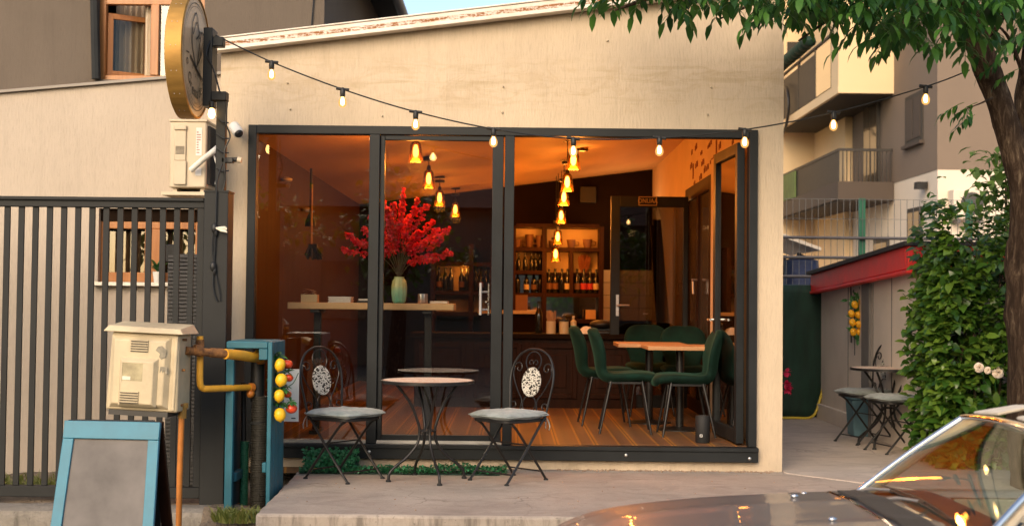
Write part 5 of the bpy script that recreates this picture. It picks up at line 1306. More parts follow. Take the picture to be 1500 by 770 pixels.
# green velvet chairs
def make_velvet():
    t = thing('velvet_chair', '', 'chair', (0, 0, 0), 'green velvet chairs in the cafe')
    # centre line (y, z) from front edge (-y) over the seat and up the back, with half width and cup
    L = [(-.262, .405, .12, 0), (-.258, .44, .17, .0), (-.225, .468, .205, .0), (-.12, .474, .225, .012), (0, .462, .232, .022), (.10, .452, .225, .03), (.165, .462, .19, .035), (.20, .50, .165, .03), (.215, .56, .175, .035), (.225, .63, .205, .045), (.240, .70, .225, .05), (.258, .77, .215, .045), (.275, .83, .18, .03), (.285, .865, .12, .015), (.287, .875, .06, .005)]
    pts = bez([(0, y, z) for y, z, w, c in L], 3); ws = [v.x for v in bez([(w, 0, 0) for y, z, w, c in L], 3)]; cs = [v.x for v in bez([(c, 0, 0) for y, z, w, c in L], 3)]
    n = len(pts); vs = []; m = 20
    for i, p in enumerate(pts):
        tg = (pts[min(i+1, n-1)]-pts[max(i-1, 0)]).normalized(); nr = Vector((0, -tg.z, tg.y)); th = .044*min(1, .3+min(i, n-1-i)/5)
        for k in range(m):
            a = 2*pi*k/m; x = cos(a); s_ = sin(a); x = math.copysign(abs(x)**.7, x); s_ = math.copysign(abs(s_)**.7, s_)
            # channel seam along the middle
            q = p + Vector((x*ws[i], 0, 0)) + nr*(s_*th*(1 if s_ < 0 else 1-.3*math.exp(-(x/.12)**2)) + cs[i]*(abs(x)**2.2))
            vs.append(q)
    fs = []
    for i in range(n-1):
        for k in range(m): fs.append((i*m+k, i*m+(k+1) % m, (i+1)*m+(k+1) % m, (i+1)*m+k))
    fs.append(tuple(range(m))[::-1]); fs.append(tuple((n-1)*m+k for k in range(m)))
    mb = MB(); mb.add(vs, fs); mb.build('upholstered_shell', M['velvet'], t, sub=1, angle=80)
    for sx in (-1, 1):
        for sy in (-1, 1):
            mb = MB(); mb.tube([(sx*.15, sy*.13-.01, .44), (sx*.215, sy*.215-.0, .0)], [.013, .009], 10); mb.build('leg', M['black_iron'], t)
    mb = MB(); mb.box(-.16, .16, -.15, .14, .415, .432); mb.build('under_frame', M['black_iron'], t)
    return t
vch = make_velvet()
spots = [(1.46, 10.83, radians(-90), 'green velvet chair nearest the open doorway, facing left'),
         (.97, 11.05, radians(87), 'green velvet chair with its back to the bar, nearer the street'),
         (.84, 11.72, radians(92), 'green velvet chair with its back to the bar, farther inside'),
         (1.36, 12.78, 0.05, 'green velvet chair at the far side of the tables, left one'),
         (1.64, 12.25, -.04, 'green velvet chair at the far side of the tables, against the right wall')]
for i, (x, y, r, lab) in enumerate(spots):
    o = vch if i == 0 else copy_tree(vch); o['label'] = lab; place(o, x, y, FZ, r)
def make_cafe_table():
    t = thing('cafe_table', '', 'table', (0, 0, 0), 'square pedestal tables in the cafe'); h = P(990, 507, 11).z-FZ
    MB().box(-.31, .31, -.30, .30, h-.035, h).build('table_top', M['table_wood'], t, bevel=.004)
    mb = MB(); mb.tube([(0, 0, .02), (0, 0, h-.04)], .035, 14); mb.build('pedestal', M['black_iron'], t)
    mb = MB(); mb.lathe([(0, 0), (.20, 0), (.20, .008), (.05, .028), (0, .03)], (0, 0, 0), 32); mb.build('base', M['black_iron'], t); return t
t1 = make_cafe_table(); t1['label'] = 'square timber-topped table nearer the doorway among the green chairs'; place(t1, 1.47, 11.30, FZ, 0)
t2 = copy_tree(t1); t2['label'] = 'square timber-topped table farther in among the green chairs'; place(t2, 1.27, 11.93, FZ, 0)
q = P(1030, 648, 10.22)
sp = thing('speaker', 'black cylindrical speaker standing on the floor behind the threshold', 'speaker', (q.x, 10.25, FZ))
mb = MB(); mb.lathe([(0, .001), (.052, .001), (.057, .008), (.057, .205), (.052, .213), (.045, .214), (.042, .208), (0, .208)], (q.x, 10.25, FZ), 32); mb.build('body', M['speaker'], sp)
mb = MB()
for x0, x1, z0, z1 in ((-.030, -.010, .05, .054), (-.030, -.010, .066, .07), (-.030, -.027, .054, .066), (-.013, -.010, .054, .066)): mb.box(q.x+x0, q.x+x1, 10.1905, 10.1985, FZ+z0, FZ+z1)
mb.build('badge', M['white_text'], sp)
# ================================================================== ALLEY ON THE RIGHT
kx = 3.52
kk = thing('kiosk', 'low beige kiosk with sloping red fascia behind the hedge', 'kiosk', (4.6, 12.8, 0))
def kz(Y): return 1.84 - (Y-11.3)*.052
y0, y1 = 11.3, 14.75
mb = MB(); mb.prism([(y0, 0), (y1, 0), (y1, kz(y1)-.02), (y0, kz(y0)-.02)], 'x', kx, 6.6); mb.build('wall', M['kiosk'], kk)
mb = MB()
for yy in (12.0, 12.62, 13.55): mb.box(kx-.006, kx-.001, yy, yy+.012, .16, kz(yy)-.22)
mb.build('panel_joint', M['kiosk_grey'], kk)
mb = MB(); mb.box(kx-.03, kx-.001, 12.68, 12.95, .0, kz(12.9)-.2); mb.build('pilaster', M['kiosk_grey'], kk)
mb = MB(); mb.box(kx-.05, kx-.001, 12.96, y1-.0, .0, .17); mb.build('plinth', M['kiosk'], kk, bevel=.01)
mb = MB(); mb.prism([(y0-.02, kz(y0)-.24), (y1+.1, kz(y1)-.22), (y1+.1, kz(y1)-.04), (y0-.02, kz(y0)-.04)], 'x', kx-.10, kx-.04); mb.prism([(kx-.10, kz(y0)-.24), (6.7, kz(y0)-.24), (6.7, kz(y0)-.04), (kx-.10, kz(y0)-.04)], 'y', y0-.10, y0-.03)
mb.prism([(y0-.10, kz(y0)-.275), (y1+.1, kz(y1)-.255), (y1+.1, kz(y1)-.225), (y0-.10, kz(y0)-.245)], 'x', kx-.115, kx-.03)
mb.build('red_fascia', M['red_roof'], kk, bevel=.006)
mb = MB(); mb.prism([(y0-.14, kz(y0)-.038), (y1+.14, kz(y1)-.038), (y1+.14, kz(y1)+.0), (y0-.14, kz(y0)+.0)], 'x', kx-.14, 6.8); mb.build('roof', M['roof_dark'], kk)
mb = MB(); mb.tube([(kx-.03, 13.35, kz(13.3)-.26), (kx-.03, 13.33, .9)], .008, 6); mb.build('conduit', M['black_plastic'], kk)
# lemon garland
lg = thing('lemon_garland', 'garland of yellow lemons and leaves hanging on the beige kiosk wall', 'garland', (kx-.05, 13.1, 1.4))
mb = MB()
gy = 13.12
fr = [(1256, 446), (1267, 442), (1252, 459), (1262, 461), (1268, 455), (1253, 472), (1262, 475), (1254, 486), (1264, 486)]
for (px, py) in fr:
    q = P(px, py, gy); mb = MB(); fruit(mb, Vector((q.x-.03+.0, gy+rnd.uniform(-.02, .02), q.z)), .034, .046, rnd.uniform(-.4, .4)); mb.build('lemon', M['orange_fruit'], lg)
mb = MB()
for k in range(170):
    q = P(1259+rnd.gauss(0, 5), rnd.uniform(434, 498), gy); a = rnd.uniform(0, 6.3); mb.leaf(q+Vector((rnd.uniform(-.02, .05), .03, 0)), (cos(a), -.4, sin(a)), (0, -1, .2), rnd.uniform(.05, .09), .03)
mb.build('leaves', M['leaf_garland'], lg, normals=False)
mb = MB(); mb.tube(bez([P(1259, 420, gy), P(1261, 432, gy), P(1259, 470, gy)]), .006, 6); mb.tube(bez([P(1249, 428, gy), P(1251, 432, gy), P(1252, 520, gy)]), .004, 5); mb.build('cord', M['black_plastic'], lg)
# green screen
sy = 14.8
gs = thing('green_screen', 'dark green netting screen closing the end of the alley', 'screen', (2.9, sy, 0))
zt = P(1190, 419, sy).z; xa, xb = 2.12, P(1215, 500, sy).x
mb = MB(); mb.grid(lambda u, v: (xa+u*(xb-xa), sy+.03*sin(u*14+v*3)+.02*mnoise.noise((u*6, v*6, 0)), .01+v*(zt-.03*sin(u*3.1)*0)), 60, 16); o = mb.build('netting', M['screen'], gs, normals=False)
sol = o.modifiers.new('thick', 'SOLIDIFY'); sol.thickness = .006
mb = MB(); mb.tube([(xb+.03, sy, 0), (xb+.03, sy, zt+.02)], .035, 10); mb.tube([(xa, sy+.06, zt), (xb, sy+.06, zt)], .018, 8); mb.build('post', M['teal_dark'], gs)
hs = thing('garden_hose', 'yellow hose hanging down the dark green screen and curling on the paving', 'hose', (xb, sy-.1, 0))
mb = MB(); pts = [P(a, b, sy-.09) for a, b in ((1214, 424), (1213, 440), (1213, 480), (1211, 520), (1208, 555), (1201, 585))] + [Vector((P(1190, 600, sy-.15).x, sy-.15, .03)), Vector((3.15, sy-.25, .02)), Vector((2.7, sy-.2, .02)), Vector((2.3, sy-.15, .02))]
mb.tube(bez(pts), .014, 8); mb.build('tube', M['hose_yellow'], hs)
# wire fence with rails
wy = 15.3
wf = thing('wire_fence', 'tall welded wire fence with grey rails and a green post behind the alley', 'fence', (4, wy, 0))
xa, xb = 2.12, 7.6
mb = MB()
for py in (348, 377, 405): z = P(1200, py, wy).z; mb.tube([(xa, wy, z), (xb, wy, z)], .018, 8)
mb.build('rail', M['rail'], wf)
zt = P(1300, 292, wy).z; mb = MB(); k = xa
while k < xb: mb.bar((k, wy+.03, .0), (k, wy+.03, zt), .005); k += .075
for py in (292, 321, 350, 379, 408): z = P(1300, py, wy).z; mb.bar((xa, wy+.036, z), (xb, wy+.036, z), .005)
mb.build('wire_mesh', M['wire'], wf)
for px in (1263, 1420): q = P(px, 300, wy+.06); MB().box(q.x-.035, q.x+.035, wy+.045, wy+.105, 0, P(1263, 290, wy).z).build('post', M['green_post'], wf)
q = P(1175, 400, 16.6)
tp_ = thing('tarpaulin_bundle', 'dark blue tarpaulin bundle heaped behind the green screen', 'tarpaulin', (q.x, 16.6, 0))
def blob(u, v):
    a = u*2*pi; z = v*(P(1175, 372, 16.6).z); r = (.30-.08*v+.05*mnoise.noise((cos(a)*2, sin(a)*2, v*4)))*(1 if v < .98 else .05); return (q.x+cos(a)*r-.02, 16.6+sin(a)*r, z)
MB().grid(blob, 28, 22).build('tarpaulin', M['blue_tarp'], tp_, normals=False)
ca = thing('canopy', 'pale sloping canopy edge above the blue tarpaulin bundle', 'canopy', (2.8, 16.9, 0))
a, b = P(1140, 354, 16.9), P(1184, 370, 16.9); mb = MB(); mb.prism([(a.x-.6, a.z+.2), (b.x, b.z), (b.x, b.z+.04), (a.x-.6, a.z+.26)], 'y', 16.2, 18); mb.build('sheet', M['bld_pale'], ca)
mb = MB(); mb.tube([(b.x-.12, 16.9, 0), (b.x-.12, 16.9, b.z)], .03, 8); mb.tube([(b.x-.12, 17.8, 0), (b.x-.12, 17.8, b.z)], .03, 8); mb.build('pole', M['rail'], ca)

# second bistro set
t3 = copy_tree(tb); t3['label'] = 'round bistro table standing in the alley against the hedge'; place(t3, P(1303, 600, 11.75).x, 11.80, .003, radians(-40))
c3 = copy_tree(c1); c3['label'] = 'black iron bistro chair in the alley, nearer the parked car'; place(c3, P(1314, 600, 11.4).x, 11.42, .003, radians(-76))
c4 = copy_tree(c1); c4['label'] = 'black iron bistro chair in the alley, farther back beside the kiosk wall'; place(c4, P(1269, 600, 12.1).x, 12.15, .003, radians(-72))
for o, s in ((c3, -76), (c4, -72)):
    k = copy_tree(k1); near = o is c3
    k['label'] = 'blue-grey cushion on the alley chair nearer the car' if near else 'blue-grey cushion on the alley chair farther back'
    for ch in k.children: pass
    place(k, o.location.x, o.location.y, .003+SEAT, radians(s))
q = P(1303, 540, 12.75)
pb = thing('storage_bin', 'pale blue plastic bin with lid beside the kiosk wall', 'bin', (P(1268, 600, 12.75).x, 12.85, .003))
q = P(1268, 600, 12.75); 
mb = MB(); vs = []
for z, w in ((.004, .125), (.36, .15)): vs += [(q.x-w, 12.7, z), (q.x+w, 12.7, z), (q.x+w, 12.95, z), (q.x-w, 12.95, z)]
mb.add(vs, [(0,3,2,1),(4,5,6,7),(0,1,5,4),(1,2,6,5),(2,3,7,6),(3,0,4,7)]); mb.build('tub', M['pale_blue'], pb, bevel=.012)
MB().box(q.x-.165, q.x+.165, 12.685, 12.965, .362, .395).build('lid', M['pale_blue'], pb, bevel=.008)
rf = thing('red_flower_plant', 'small plant with red flowers peeping out behind the cafe corner', 'plant', (2.28, 12.2, 0))
mb = MB()
for k in range(90): a = rnd.uniform(0, 6.3); r = .16*sqrt(rnd.random()); mb.leaf((2.30+cos(a)*r*.5, 12.2+sin(a)*r, rnd.uniform(.02, .75)), (cos(a), sin(a), rnd.uniform(-.3, .8)), (0, 0, 1), .07, .035)
mb.build('foliage', M['leaf_garland'], rf, normals=False)
mb = MB()
for (px, py) in ((1153, 545), (1152, 562), (1154, 572), (1155, 566)):
    q = P(px, py, 12.1)
    for k in range(16): mb.leaf(q+Vector((0, 0, 0)), (rnd.gauss(0, 1), rnd.gauss(0, 1), rnd.gauss(0, 1)), (0, 0, 1), .05, .035)
mb.build('flower', M['petal_pink'], rf, normals=False)
mb = MB(); mb.tube([(2.30, 12.2, 0), (2.31, 12.2, .7)], .01, 6); mb.build('stem', M['twig'], rf)

# hedge
hd = thing('hedge', 'dense glossy green hedge between the alley and the tree', 'hedge', (3.9, 10.6, 0))
hx0, hx1, hy0, hy1 = P(1378, 500, 10.3).x, 5.2, 10.25, 11.05
def htop(x): return 1.50 + .24*min(1, (x-hx0)/.12) + .07*mnoise.noise((x*4, 1, 2)) + .30*max(0, (x-3.65))
mb = MB(); R_ = random.Random(5)
for k in range(13000):
    x = R_.uniform(hx0-.05, hx1); u = R_.random()
    y = hy0 + (hy1-hy0)*u*u; z = htop(x)*R_.random()**.85
    edge = .10*mnoise.noise((x*3, y*3, z*3))
    if R_.random() < .22: x = hx0 + abs(R_.gauss(0, .10))
    x += edge*.6; y -= edge
    dx = R_.gauss(0, .8) - (.8 if x < hx0+.12 else 0); d = Vector((dx, -abs(R_.gauss(.6, .5)), R_.gauss(.15, .6)))
    L = R_.uniform(.05, .125)
    if mnoise.noise((x*5.5, y*2.5, z*5.5)) < -.22 and y < hy0+.45: continue
    mb.leaf((x, y, z), d, (R_.gauss(0, .5), -.5, 1), L, L*R_.uniform(.5, .66), R_.uniform(.05, .3), R_.uniform(.1, .35))
for k in range(70):   # young shoots standing above the top
    x = R_.uniform(hx0, hx1); y = R_.uniform(hy0, hy1); z = htop(x)
    for j in range(6): a = R_.uniform(0, 6.3); mb.leaf((x+R_.gauss(0, .02), y, z+j*.035), (cos(a), sin(a), .7), (0, 0, 1), R_.uniform(.05, .09), .04)
mb.build('foliage', M['leaf_hedge'], hd, normals=False)
mb = MB()
for k in range(40): x = R_.uniform(hx0+.08, hx1); y = R_.uniform(hy0+.15, hy1); mb.tube([(x, y, 0), (x+R_.gauss(0, .05), y, .8), (x+R_.gauss(0, .1), y+R_.gauss(0, .05), htop(x)-.12)], [.014, .010, .004], 6)
mb.build('stems', M['twig'], hd)
ro = thing('white_roses', 'three white roses blooming on the hedge beside the trunk', 'flowers', tuple(P(1450, 540, 10.2)))
for (px, py, r) in ((1434, 538, .040), (1447, 542, .030), (1462, 545, .048)):
    c = P(px, py, 10.18); mb = MB()
    for ring, (n, rr, tilt) in enumerate(((3, .35, 1.3), (5, .62, .8), (6, .9, .35), (7, 1.0, -.05))):
        for k in range(n):
            a = 2*pi*k/n+ring*.5
            def pet(u, v, a=a, rr=rr, tilt=tilt):
                ang = a+(u-.5)*1.5; q = r*(.25+.75*v)*rr; 
                return c + Vector((cos(ang)*q, -r*(tilt*v*.8)-.012*(1-v), sin(ang)*q)) + Vector((0, .10*r*sin(u*9+k), 0))
            mb.grid(pet, 5, 3)
    mb.build('rose', M['petal_white'], ro, normals=False)
mb = MB()
for px in (1440, 1456): mb.tube([P(px, 545, 10.2), P(px+3, 575, 10.35)], .005, 5)
mb.build('stem', M['leaf_garland'], ro)
# shrub behind the kiosk
sb = thing('shrub', 'light green leafy shrub rising above the hedge behind the tree trunk', 'shrub', (5.0, 13.4, 0))
mb = MB()
for k in range(760):
    t_ = R_.random(); cx = 4.90+R_.gauss(0, .15+.14*(1-t_)); z = 1.45+1.45*t_; cx += .10*mnoise.noise((z*2, 0, 0))+.22
    mb.leaf((cx, 13.4+R_.gauss(0, .25), z), (R_.gauss(0, 1), R_.gauss(-.4, .6), R_.gauss(0, .7)), (0, 0, 1), R_.uniform(.09, .15), R_.uniform(.06, .09))
mb.build('foliage', M['leaf_far'], sb, normals=False)
mb = MB(); mb.tube([(5.1, 13.4, 0), (5.12, 13.4, 1.5), (5.1, 13.4, 2.8)], [.03, .025, .008], 8); mb.build('stem', M['twig'], sb)

# ================================================================== STREET TREE
tr_ = thing('street_tree', 'leaning street tree with fissured bark and drooping leaves over the cafe corner', 'tree', (3.86, 9.2, 0))
def limb(pts, rr, seg=14, n=7, amp=.08):
    c = bez(pts, n); m = len(c); rads = []
    for i in range(m):
        k = i/(m-1)*(len(rr)-1); a = min(int(k), len(rr)-2); rads.append(rr[a]*(1-(k-a))+rr[a+1]*(k-a))
    b = len(mb.v); mb.tube(c, rads, seg)
    for i in range(b, len(mb.v)):
        v = Vector(mb.v[i]); ci = c[min((i-b)//seg, m-1)]; n_ = 1+amp*mnoise.noise(v*4.5)+amp*.6*mnoise.noise(v*13); mb.v[i] = tuple(ci+(v-ci)*n_)
Yt = 9.2
fork = P(1512, 330, Yt)
mb = MB()
limb([(3.90, 9.22, -.05), P(1538, 640, Yt), P(1534, 500, Yt), P(1528, 400, Yt), P(1522, 330, Yt), P(1508, 275, Yt), P(1485, 215, Yt), P(1464, 150, Yt), P(1438, 80, Yt-.05), P(1410, 5, Yt-.1), P(1375, -110, Yt-.2), P(1330, -260, Yt-.3)], [.34, .28, .27, .255, .20, .145, .095, .09, .09, .088, .08, .07], 22, 9, .10)
limb([P(1528, 370, Yt+.02), P(1524, 300, Yt+.12), P(1516, 230, Yt+.18), P(1516, 140, Yt+.2), P(1530, 40, Yt+.3), P(1570, -110, Yt+.4)], [.19, .17, .145, .135, .12, .10], 18, 8, .10)
trunk = mb.build('trunk', M['bark'], tr_)
mb = MB()
branches = [([P(1400, -20, 9.1), P(1330, -30, 8.9), P(1230, 20, 8.7), P(1170, 60, 8.6)], .03), ([P(1405, 0, 9.1), P(1360, 0, 8.8), P(1330, 20, 8.7), P(1315, 50, 8.6)], .02), ([P(1380, -90, 9.0), P(1250, -80, 8.8), P(1100, -40, 8.6), P(980, -10, 8.5), P(900, 15, 8.45)], .04),
            ([P(1380, -90, 9.0), P(1250, -40, 9.2), P(1120, 0, 9.4), P(1050, 30, 9.4)], .03), ([P(1440, 60, 9.15), P(1470, 20, 9.0), P(1440, -60, 8.8)], .022), ([P(1512, 150, 9.4), P(1480, 60, 9.1), P(1450, 30, 8.9)], .022), ([P(1500, 60, 9.4), P(1530, 60, 9.0), P(1560, 80, 8.7)], .03), ([P(1460, 140, 9.2), P(1440, 150, 9.0), P(1415, 160, 8.9)], .012)]
for pts, r in branches: limb(pts, [r, r*.7, r*.4, r*.2], 8, 6, .1)
mb.build('branches', M['bark'], tr_)
mb = MB(); R_ = random.Random(21)
def low(px):   # lowest leaf tip (photo row) along the crown edge
    T_ = [(875, 40), (905, 30), (960, 22), (990, 48), (1010, 30), (1080, 33), (1120, 45), (1150, 55), (1175, 74), (1200, 50), (1240, 52), (1262, 70), (1285, 98), (1318, 118), (1345, 96), (1375, 66), (1405, 110), (1418, 125), (1440, 60), (1480, 60), (1510, 110), (1600, 120)]
    for (a, b), (c, d) in zip(T_, T_[1:]):
        if a <= px <= c: return b+(d-b)*(px-a)/(c-a)
    return 40
def compound(base, d, L, leaflet):
    """pinnate leaf: rachis with paired drooping leaflets"""
    d = d.normalized(); s = d.cross(Vector((0, 0, 1)));
    if s.length < .1: s = Vector((1, 0, 0))
    s.normalize(); n = 3; pts = []
    for i in range(5):
        t = i/4; pts.append(base+d*L*t+Vector((0, 0, -.30*L*t*t)))
    mb.tube(pts, .0022, 4, caps=False)
    for i in range(1, n+1):
        p = pts[0].lerp(pts[-1], i/(n+.6)) + Vector((0, 0, .06*L))
        for sg in (-1, 1):
            dd = s*sg*R_.uniform(.6, 1.0)+d*.55+Vector((R_.gauss(0, .12), R_.gauss(0, .12), R_.uniform(-1.1, -.35)))
            l = leaflet*R_.uniform(.8, 1.15); mb.leaf(p, dd, (0, 0, 1), l, l*.37, .18, .2)
    l = leaflet*1.1; mb.leaf(pts[-1], d+Vector((0, 0, -1.0)), (0, 0, 1), l, l*.37, .18, .2)
cnt = 0
while cnt < 470:
    px = R_.uniform(885, 1560) if R_.random() < .62 else R_.uniform(1140, 1480); lw = low(px)
    up = abs(R_.gauss(0, 60)) if R_.random() < .8 or px < 1180 else R_.uniform(0, 300)
    py = lw - (34 if px > 1150 else 12) - up
    Y = R_.uniform(7.9, 9.6) if px > 1150 else R_.uniform(8.1, 9.2)
    a = R_.uniform(0, 6.3); compound(P(px, py-18, Y), Vector((cos(a), sin(a), R_.uniform(-.5, .3))), R_.uniform(.17, .28), R_.uniform(.092, .135)); cnt += 1
for px, py in ((1432, 150), (1420, 158), (1412, 150), (1428, 168), (1495, 100), (1480, 80), (1470, 90)):
    a = R_.uniform(2, 4.5); compound(P(px, py, 8.95), Vector((cos(a), sin(a), -.3)), .16, .085)
mb.build('crown', M['leaf_tree'], tr_, normals=False)
# ================================================================== APARTMENT BUILDING
ap = thing('apartment_building', 'cream and taupe apartment block with stacked balconies behind the alley', 'building', (9, 24, 0))
Yc_ = 22.0; Xc = P(1373, 250, Yc_).x; Y2 = 24.5; Y3 = 27.5
Xb = P(1228, 135, Y2).x
zs = P(1373, 248, Yc_).z
mb = MB(); mb.box(Xc, 18, Yc_, 32, zs, 14)
mb.build('upper_wall', M['bld_taupe'], ap)
mb = MB(); mb.box(Xc+.01, 18, Yc_+.01, 32, -.4, zs); mb.build('lower_wall', M['bld_pale'], ap)
mb = MB(); mb.box(Xb+.9, Xc+.005, Y3, 32, -.4, 14); mb.box(3.0, Xb+.9, 30.3, 32, -.4, 14); mb.build('recessed_wall', M['bld_cream'], ap)
zb_ = P(1260, 135, Y2).z
mb = MB(); mb.box(Xb, Xc-.003, Y2, Y2+.55, zb_+.12, 14); mb.box(Xb+.55, Xc-.003, Y2+.55, 30.2, zb_+.17, 14); bay = mb.build('bay', M['bld_cream'], ap)
# bay slab with sloping-looking edge running back along the left side
mb = MB(); mb.box(Xb-.004, Xc-.006, Y2+.551, 30.2, zb_-.02, zb_+.16); mb.box(Xb-.004, Xc-.005, Y2-.003, Y2+.55, zb_-.02, zb_+.119); mb.build('slab', M['bld_cream'], bay)
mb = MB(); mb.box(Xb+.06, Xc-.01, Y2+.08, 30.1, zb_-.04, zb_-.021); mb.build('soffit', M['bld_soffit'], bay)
# glass balustrade and dark windows on the bay's left side
mb = MB(); mb.box(Xb+.02, Xb+.04, Y2+.6, 26.4, zb_+.2, zb_+1.15); mb.build('glass_balustrade', M['bld_bal'], bay)
mb = MB()
for y in (Y2+.58, 26.45, 28.0): mb.box(Xb+.01, Xb+.06, y, y+.06, zb_+.161, zb_+1.2)
mb.box(Xb+.01, Xb+.06, Y2+.56, 29.8, zb_+1.2, zb_+1.25); mb.box(Xb+.02, Xb+.05, 26.52, 30.0, zb_+.2, zb_+1.1)
mb.build('railing', M['bld_rail'], bay)
mb = MB()
for k in range(9): mb.ell((Xb-.04, 26.8+k*.37, zb_+1.42), (.16, .2, .13), 8, 6)
mb.build('planter_row', M['screen'], bay)
mb = MB(); mb.tube([(Xb-.10, 29.2+.75*cos(a), zb_+.35+.55*sin(a)) for a in [2*pi*k/24 for k in range(24)]], .035, 6, closed=True); mb.build('iron_ring', M['black_iron'], bay)
mb = MB(); mb.box(Xb+.54, Xb+.549, 25.6, 27.1, zb_+.2, zb_+2.3); mb.build('balcony_door', M['bld_win'], bay)
# lower balcony
zl0, zl1 = P(1260, 292, Y2).z, P(1260, 266, Y2).z
mb = MB(); mb.box(Xb, Xc-.003, Y2, Y3-.002, zl0, zl1); mb.box(Xb, Xb+.898, Y3-.002, 30.2, zl0, zl1)
bal = mb.build('balcony_slab', M['bld_slab'], ap)
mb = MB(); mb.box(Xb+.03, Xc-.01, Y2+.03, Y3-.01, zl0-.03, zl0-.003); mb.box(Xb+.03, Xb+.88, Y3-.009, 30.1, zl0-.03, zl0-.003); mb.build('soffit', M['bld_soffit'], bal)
zr = P(1260, 217, Y2).z; mb = MB()
mb.box(Xb+.02, Xc-.02, Y2+.04, Y2+.08, zr-.05, zr); mb.box(Xb+.02, Xb+.06, Y2+.08, 30.1, zr-.05, zr)
n = 13
for k in range(n+1): x = Xb+.03+(Xc-Xb-.08)*k/n; mb.box(x-.008, x+.008, Y2+.05, Y2+.07, zl1+.002, zr-.051)
k = Y2+.15
while k < 30.0: mb.box(Xb+.03, Xb+.05, k-.05, k+.05, zl1+.002, zr-.051); k += .115
mb.build('railing', M['bld_rail'], bal)
mb = MB(); mb.box(Xb-.02, Xb+.015, 28.2, 30.1, zl1, zr-.06); mb.build('green_privacy_screen', mat('green_balcony_cloth', (.10, .15, .05), .8, 0, .3, 4), bal)
mb = MB(); mb.box(Xc-.05, Xc-.002, 25.4, 26.5, zl1+.01, zl1+2.05); dr = mb.build('balcony_door', M['bld_rail'], ap); mb = MB()
mb.box(Xc-.06, Xc-.051, 25.5, 25.93, zl1+.1, zl1+1.95); mb.box(Xc-.06, Xc-.051, 25.98, 26.42, zl1+.1, zl1+1.95); mb.build('pane', M['bld_win'], dr)
def side_win(px0, px1, py0, py1, name='window', opaque_fill=False):
    ya, yb = Xc*1900/(px1-750), Xc*1900/(px0-750); z0, z1 = P(px1, py1, ya).z, P(px1, py0, ya).z
    mb = MB(); mb.box(Xc-.03, Xc-.001, ya, yb, z0, z1); w = mb.build(name, M['bld_rail'], ap)
    mb = MB(); mb.box(Xc-.04, Xc-.031, ya+.08, (ya+yb)/2-.04, z0+.08, z1-.08); mb.box(Xc-.04, Xc-.031, (ya+yb)/2+.04, yb-.08, z0+.08, z1-.08); mb.build('pane', M['bld_slab'] if opaque_fill else M['bld_win'], w)
    mb = MB(); mb.box(Xc-.09, Xc-.002, ya-.05, yb+.05, z0-.06, z0-.002); mb.build('sill', M['bld_slab'], w)
side_win(1328, 1353, 131, 205, opaque_fill=True); side_win(1331, 1351, 302, 352)
mb = MB(); za, zb2 = P(1285, 372, Y3-.05).z, P(1285, 335, Y3-.05).z; xa, xb = P(1272, 350, Y3).x, P(1300, 350, Y3).x
ya, yb = 23.9, 24.9; mb.box(Xc-.03, Xc-.001, ya+.9, yb+.9, 1.55, 2.6); w = mb.build('window', M['bld_rail'], ap); mb = MB(); mb.box(Xc-.04, Xc-.031, ya+.98, yb+.82, 1.62, 2.5); mb.build('pane', M['bld_win'], w)
for px, yy in ((1165, 0), (1160, 1)): pass
mb = MB(); x0, x1 = P(1153, 60, 30.3).x, P(1186, 60, 30.3).x
mb.box(x0, x1, 30.27, 30.298, P(1170, 86, 30.3).z, P(1170, 62, 30.3).z); mb.build('roller_shutter', M['bld_rail'], ap)
mb = MB(); q = P(1360, 272, 22.6); mb.box(Xc-.18, Xc-.002, 22.5, 22.7, q.z-.06, q.z+.06); mb.build('wall_lamp', M['black_iron'], ap)
q = P(1412, 300, Yc_)
a2 = thing('wall_air_conditioner', 'pale air conditioner with round fan on the apartment block front wall', 'air conditioner', (q.x, Yc_, q.z-.3))
s_ = Yc_/1900; MB().box(q.x-24*s_, q.x+20*s_, Yc_-.30, Yc_-.003, q.z-.26, q.z+.24).build('casing', M['bld_pale'], a2, bevel=.02)
mb = MB(); mb.lathe([(0, 0), (.19, 0), (.19, .015), (0, .02)], (q.x+.03, Yc_-.301, q.z), 24, Matrix.Rotation(pi/2, 3, 'X')); mb.build('fan_grille', M['ac_dark'], a2)
mb = MB(); mb.box(q.x-.2, q.x-.16, Yc_-.3, Yc_-.003, q.z-.33, q.z-.262); mb.box(q.x+.16, q.x+.2, Yc_-.3, Yc_-.003, q.z-.33, q.z-.262); mb.build('bracket', M['rail'], a2)

# loose grit along the foot of the wall and the slab edge
gr = MB(); R_g = random.Random(9)
for k in range(420):
    u = R_g.random()
    if u < .45: x, y = R_g.uniform(.35, 2.05), 9.985-abs(R_g.gauss(0, .035))
    elif u < .7: x, y = R_g.uniform(-1.5, 3.6), R_g.uniform(7.85, 9.9)
    else: x, y = R_g.uniform(-1.5, .4), 9.97-abs(R_g.gauss(0, .05))
    s_ = R_g.uniform(.003, .009)*(1.3 if u < .45 else .8)
    gr.ell((x, y, s_*.4), (s_, s_*R_g.uniform(.6, 1), s_*.6), 6, 4, Matrix.Rotation(R_g.uniform(0, 3), 3, 'Z'))
o = gr.build('grit', mat('plaster_crumbs', (.34, .24, .17), .9, 0, .4, 30)); o['kind'] = 'stuff'
